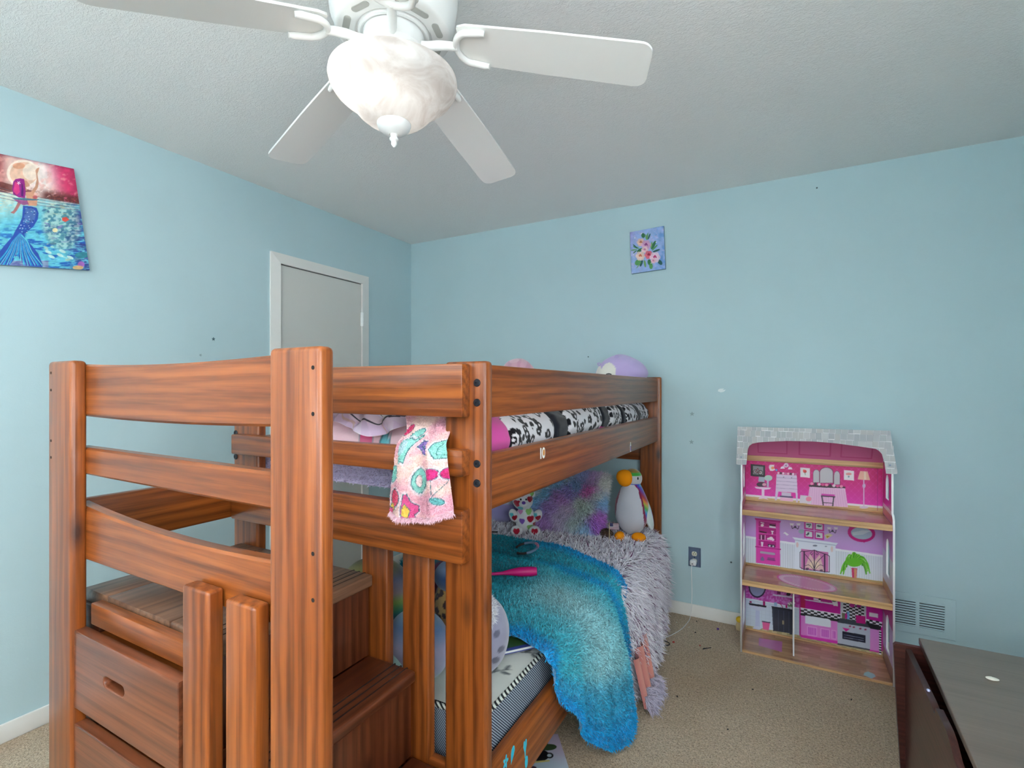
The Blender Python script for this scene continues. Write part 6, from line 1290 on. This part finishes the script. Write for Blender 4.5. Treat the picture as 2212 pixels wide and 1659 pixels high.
# ================================================================== small things on the beds
bk_ = empty('picture_book', (1.765, -1.60, 0.4775)); tag(bk_, 'thin green picture book on the lower mattress under the turquoise blanket', 'book'); bk_.rotation_euler = (0, 0, 0.9)
mat('book_green', S(52, 84, 40), 0.3); mat('paper', S(226, 226, 222), 0.8); mat('book_blue', S(60, 70, 140), 0.4)
box('cover', -0.075, 0.075, -0.055, 0.055, 0.0095, 0.0115, 'book_green', bk_); box('pages', -0.074, 0.074, -0.053, 0.053, 0.002, 0.0095, 'paper', bk_); box('back_cover', -0.075, 0.075, -0.055, 0.055, 0.0, 0.002, 'book_blue', bk_); box('cover_band', -0.075, 0.075, -0.0555, -0.042, 0.0105, 0.0119, 'book_blue', bk_)
mat('headband_a', S(96, 122, 150), 0.5); mat('headband_b', S(206, 130, 160), 0.5)
hb_ = empty('headband', (1.47, -0.915, 0.546)); tag(hb_, 'blue-grey and pink plastic headband on the turquoise blanket', 'headband')
arc = [(0.055 * math.cos(t), 0.072 * math.sin(t), 0.010 + 0.012 * math.cos(t)) for t in np.linspace(-2.5, 2.5, 30)]
rt = Matrix.Rotation(0.55, 3, 'Z')
tube('band', [tuple(rt @ Vector(q)) for q in arc[5:-5]], 0.0062, 'headband_a', hb_, seg=8); tube('pink_section', [tuple(rt @ Vector(q)) for q in arc[12:18]], 0.0068, 'headband_b', hb_, seg=8)
for q in (arc[:6], arc[-6:]): tube('tip', [tuple(rt @ Vector(x)) for x in q], 0.0055, 'bit_black', hb_, seg=8)
mat('magenta', S(206, 16, 116), 0.5)
pts = spline([(1.40, -1.27, 0.535), (1.48, -1.225, 0.535), (1.54, -1.18, 0.538), (1.60, -1.145, 0.540), (1.628, -1.128, 0.540)], 20)
o = tube('pink_toy_wand', pts, [float(np.interp(k / (len(pts) - 1), [0, .35, .6, .8, 1], [0.005, 0.007, 0.019, 0.020, 0.017])) for k in range(len(pts))], 'magenta', None, seg=14); tag(o, 'magenta tapered plastic handle lying on the turquoise blanket', 'toy')
pn = empty('marker_pen', (1.11, -0.70, 0.53)); tag(pn, 'black marker with red and white grip on the grey blanket', 'pen'); tube('barrel', [(-0.10, -0.05, 0), (0.06, 0.03, 0)], 0.0035, 'bit_black', pn, seg=8); tube('red_grip', [(-0.005, -0.0025, 0), (0.03, 0.015, 0)], 0.0062, 'bit_red', pn, seg=8); tube('white_cap', [(0.0, 0.0, 0.007), (0.022, 0.011, 0.007)], 0.005, 'bit_white', pn, seg=8)
mat('dark_violet', S(58, 46, 84), 0.3); o = box('hair_barrette', 1.185, 1.235, -0.735, -0.705, 0.515, 0.527, 'dark_violet', None, bev=0.004); o.rotation_euler = (0.2, 0, 0.6); tag(o, 'dark violet hair barrette between the bear and turquoise blanket', 'barrette')
# stickers on the rails
FX = PX1 - 0.0115
o = prism('lion_sticker', [oval(0, 0, 0.011, 0.017), oval(0, 0, 0, 0, n=3)][:1], 0.0008, 'bit_white', None, MYZ(FX, -1.643, 1.118)); tag(o, 'white and orange round sticker on the upper side rail', 'sticker'); mat('bit_orange', S(214, 140, 60), 0.6); prism('orange_face', [oval(0.001, 0.001, 0.007, 0.010)], 0.0006, 'bit_orange', o, Matrix.Translation((0, 0, 0.0006))); prism('side_tab', [[(-0.024, -0.016), (-0.016, -0.016), (-0.016, 0.016), (-0.024, 0.018)]], 0.0006, 'bit_white', o)
o = prism('bottle_sticker', [[(-0.008, -0.022), (0.008, -0.022), (0.009, 0.008), (0.004, 0.014), (0.004, 0.024), (-0.004, 0.024), (-0.004, 0.014), (-0.009, 0.008)]], 0.0008, 'bit_white', None, MYZ(FX, -0.651, 1.034)); tag(o, 'white and violet bottle-shaped sticker near the far rail end', 'sticker'); prism('violet_fill', [[(-0.005, -0.018), (0.005, -0.018), (0.006, 0.006), (-0.006, 0.006)]], 0.0006, 'bit_purple', o, Matrix.Translation((0, 0, 0.0006)))
mat('bit_cyan', S(40, 186, 214), 0.5)
flow = [(0.0105 * (1 + .38 * math.cos(5 * t)) * math.cos(t), 0.0135 * (1 + .38 * math.cos(5 * t)) * math.sin(t)) for t in np.linspace(0, 2 * PI, 50, endpoint=False)]
def cy(nm, ol, y, z, lb, a=0.0):
    o = prism(nm, [[(x * math.cos(a) - w_ * math.sin(a), x * math.sin(a) + w_ * math.cos(a)) for x, w_ in q] for q in ol], 0.0008, 'bit_cyan', None, MYZ(FX, y, z)); tag(o, lb, 'sticker', 'cyan stickers on the lower side rail')
cy('flower_sticker', [flow, oval(0, 0, .003, .004, n=10)], -1.882, 0.322, 'cyan flower sticker on the lower rail, nearest the post'); cy('leaf_sticker', [[(0, -.024), (0.008, -.004), (0.011, .010), (0.006, .020), (0, .022), (-.006, .016), (-.008, .004)]], -1.845, 0.318, 'cyan leaf sticker beside the flower sticker on the lower rail', -0.3)
cy('tulip_sticker', [[(-.001, -.030), (.001, -.030), (.003, -.012), (0.010, .006), (0.009, .020), (0.004, .022), (0, .014), (-.004, .022), (-.009, .020), (-.010, .006), (-.003, -.012)]], -1.768, 0.288, 'cyan tulip sticker, highest of the four on the lower rail'); cy('petal_sticker', [oval(0, 0, .009, .017)], -1.760, 0.243, 'cyan oval sticker, lowest of the four on the lower rail')
# book under the bed
fb = empty('floor_book', (1.80, -1.30, 0.0)); tag(fb, 'pale blue picture book lying upside down under the bed edge', 'book')
e1, e2 = Vector((.59, -.81, 0)).normalized(), Vector((-.81, -.59, 0)).normalized()
fb.matrix_world = Matrix(((e2.x, e1.x, 0, 1.80), (e2.y, e1.y, 0, -1.30), (0, 0, 1, 0), (0, 0, 0, 1)))
p = Paint(90, 110, [(0, 0), (0.21, 0), (0.21, 0.24), (0, 0.24)], C3(176, 194, 206)); p.a = mixa(p.a, C3(196, 176, 200), sst(.12, 0, p.SX) * sst(.2, .05, p.SY))
p.poly([(0.03, 0.0), (0.21, 0.0), (0.21, 0.05), (0.05, 0.05)], C3(40, 36, 30)); p.ell(0.05, 0.065, .03, .016, C3(60, 80, 50)); p.ell(0.09, 0.10, .035, .028, C3(26, 26, 30)); p.ell(0.055, 0.105, .014, .014, C3(26, 26, 30)); p.ell(0.055, 0.105, .008, .008, C3(176, 194, 206)); p.poly([(0.06, .125), (.16, .125), (.16, .133), (.06, .133)], C3(206, 190, 110)); p.ell(.13, .155, .02, .01, C3(60, 40, 60)); p.ell(.15, .17, .018, .014, C3(190, 120, 70))
box('page_block', 0.002, 0.208, 0.002, 0.238, 0.0, 0.010, 'paper', fb)
A = p.out(); Hh, Ww = A.shape[:2]; Uu, Vv = np.meshgrid(np.linspace(0, .21, Ww), np.linspace(0, .24, Hh)); grid('cover', np.stack([Uu, Vv, Uu * 0 + .0112], -1), 'print', fb, A)
tc = bpy.data.curves.new('title', 'FONT'); tc.body = 'At the vet'; tc.size = 0.030; tc.align_x = 'CENTER'; tc.extrude = 0.0003
to = bpy.data.objects.new('title', tc); COL.objects.link(to); me = bpy.data.meshes.new_from_object(to.evaluated_get(bpy.context.evaluated_depsgraph_get())); bpy.data.objects.remove(to); bpy.data.curves.remove(tc)
me.materials.clear(); mat('ink_black', S(24, 24, 28), 0.6); link('title', me, 'ink_black', fb, (0.085, 0.178, 0.0118))
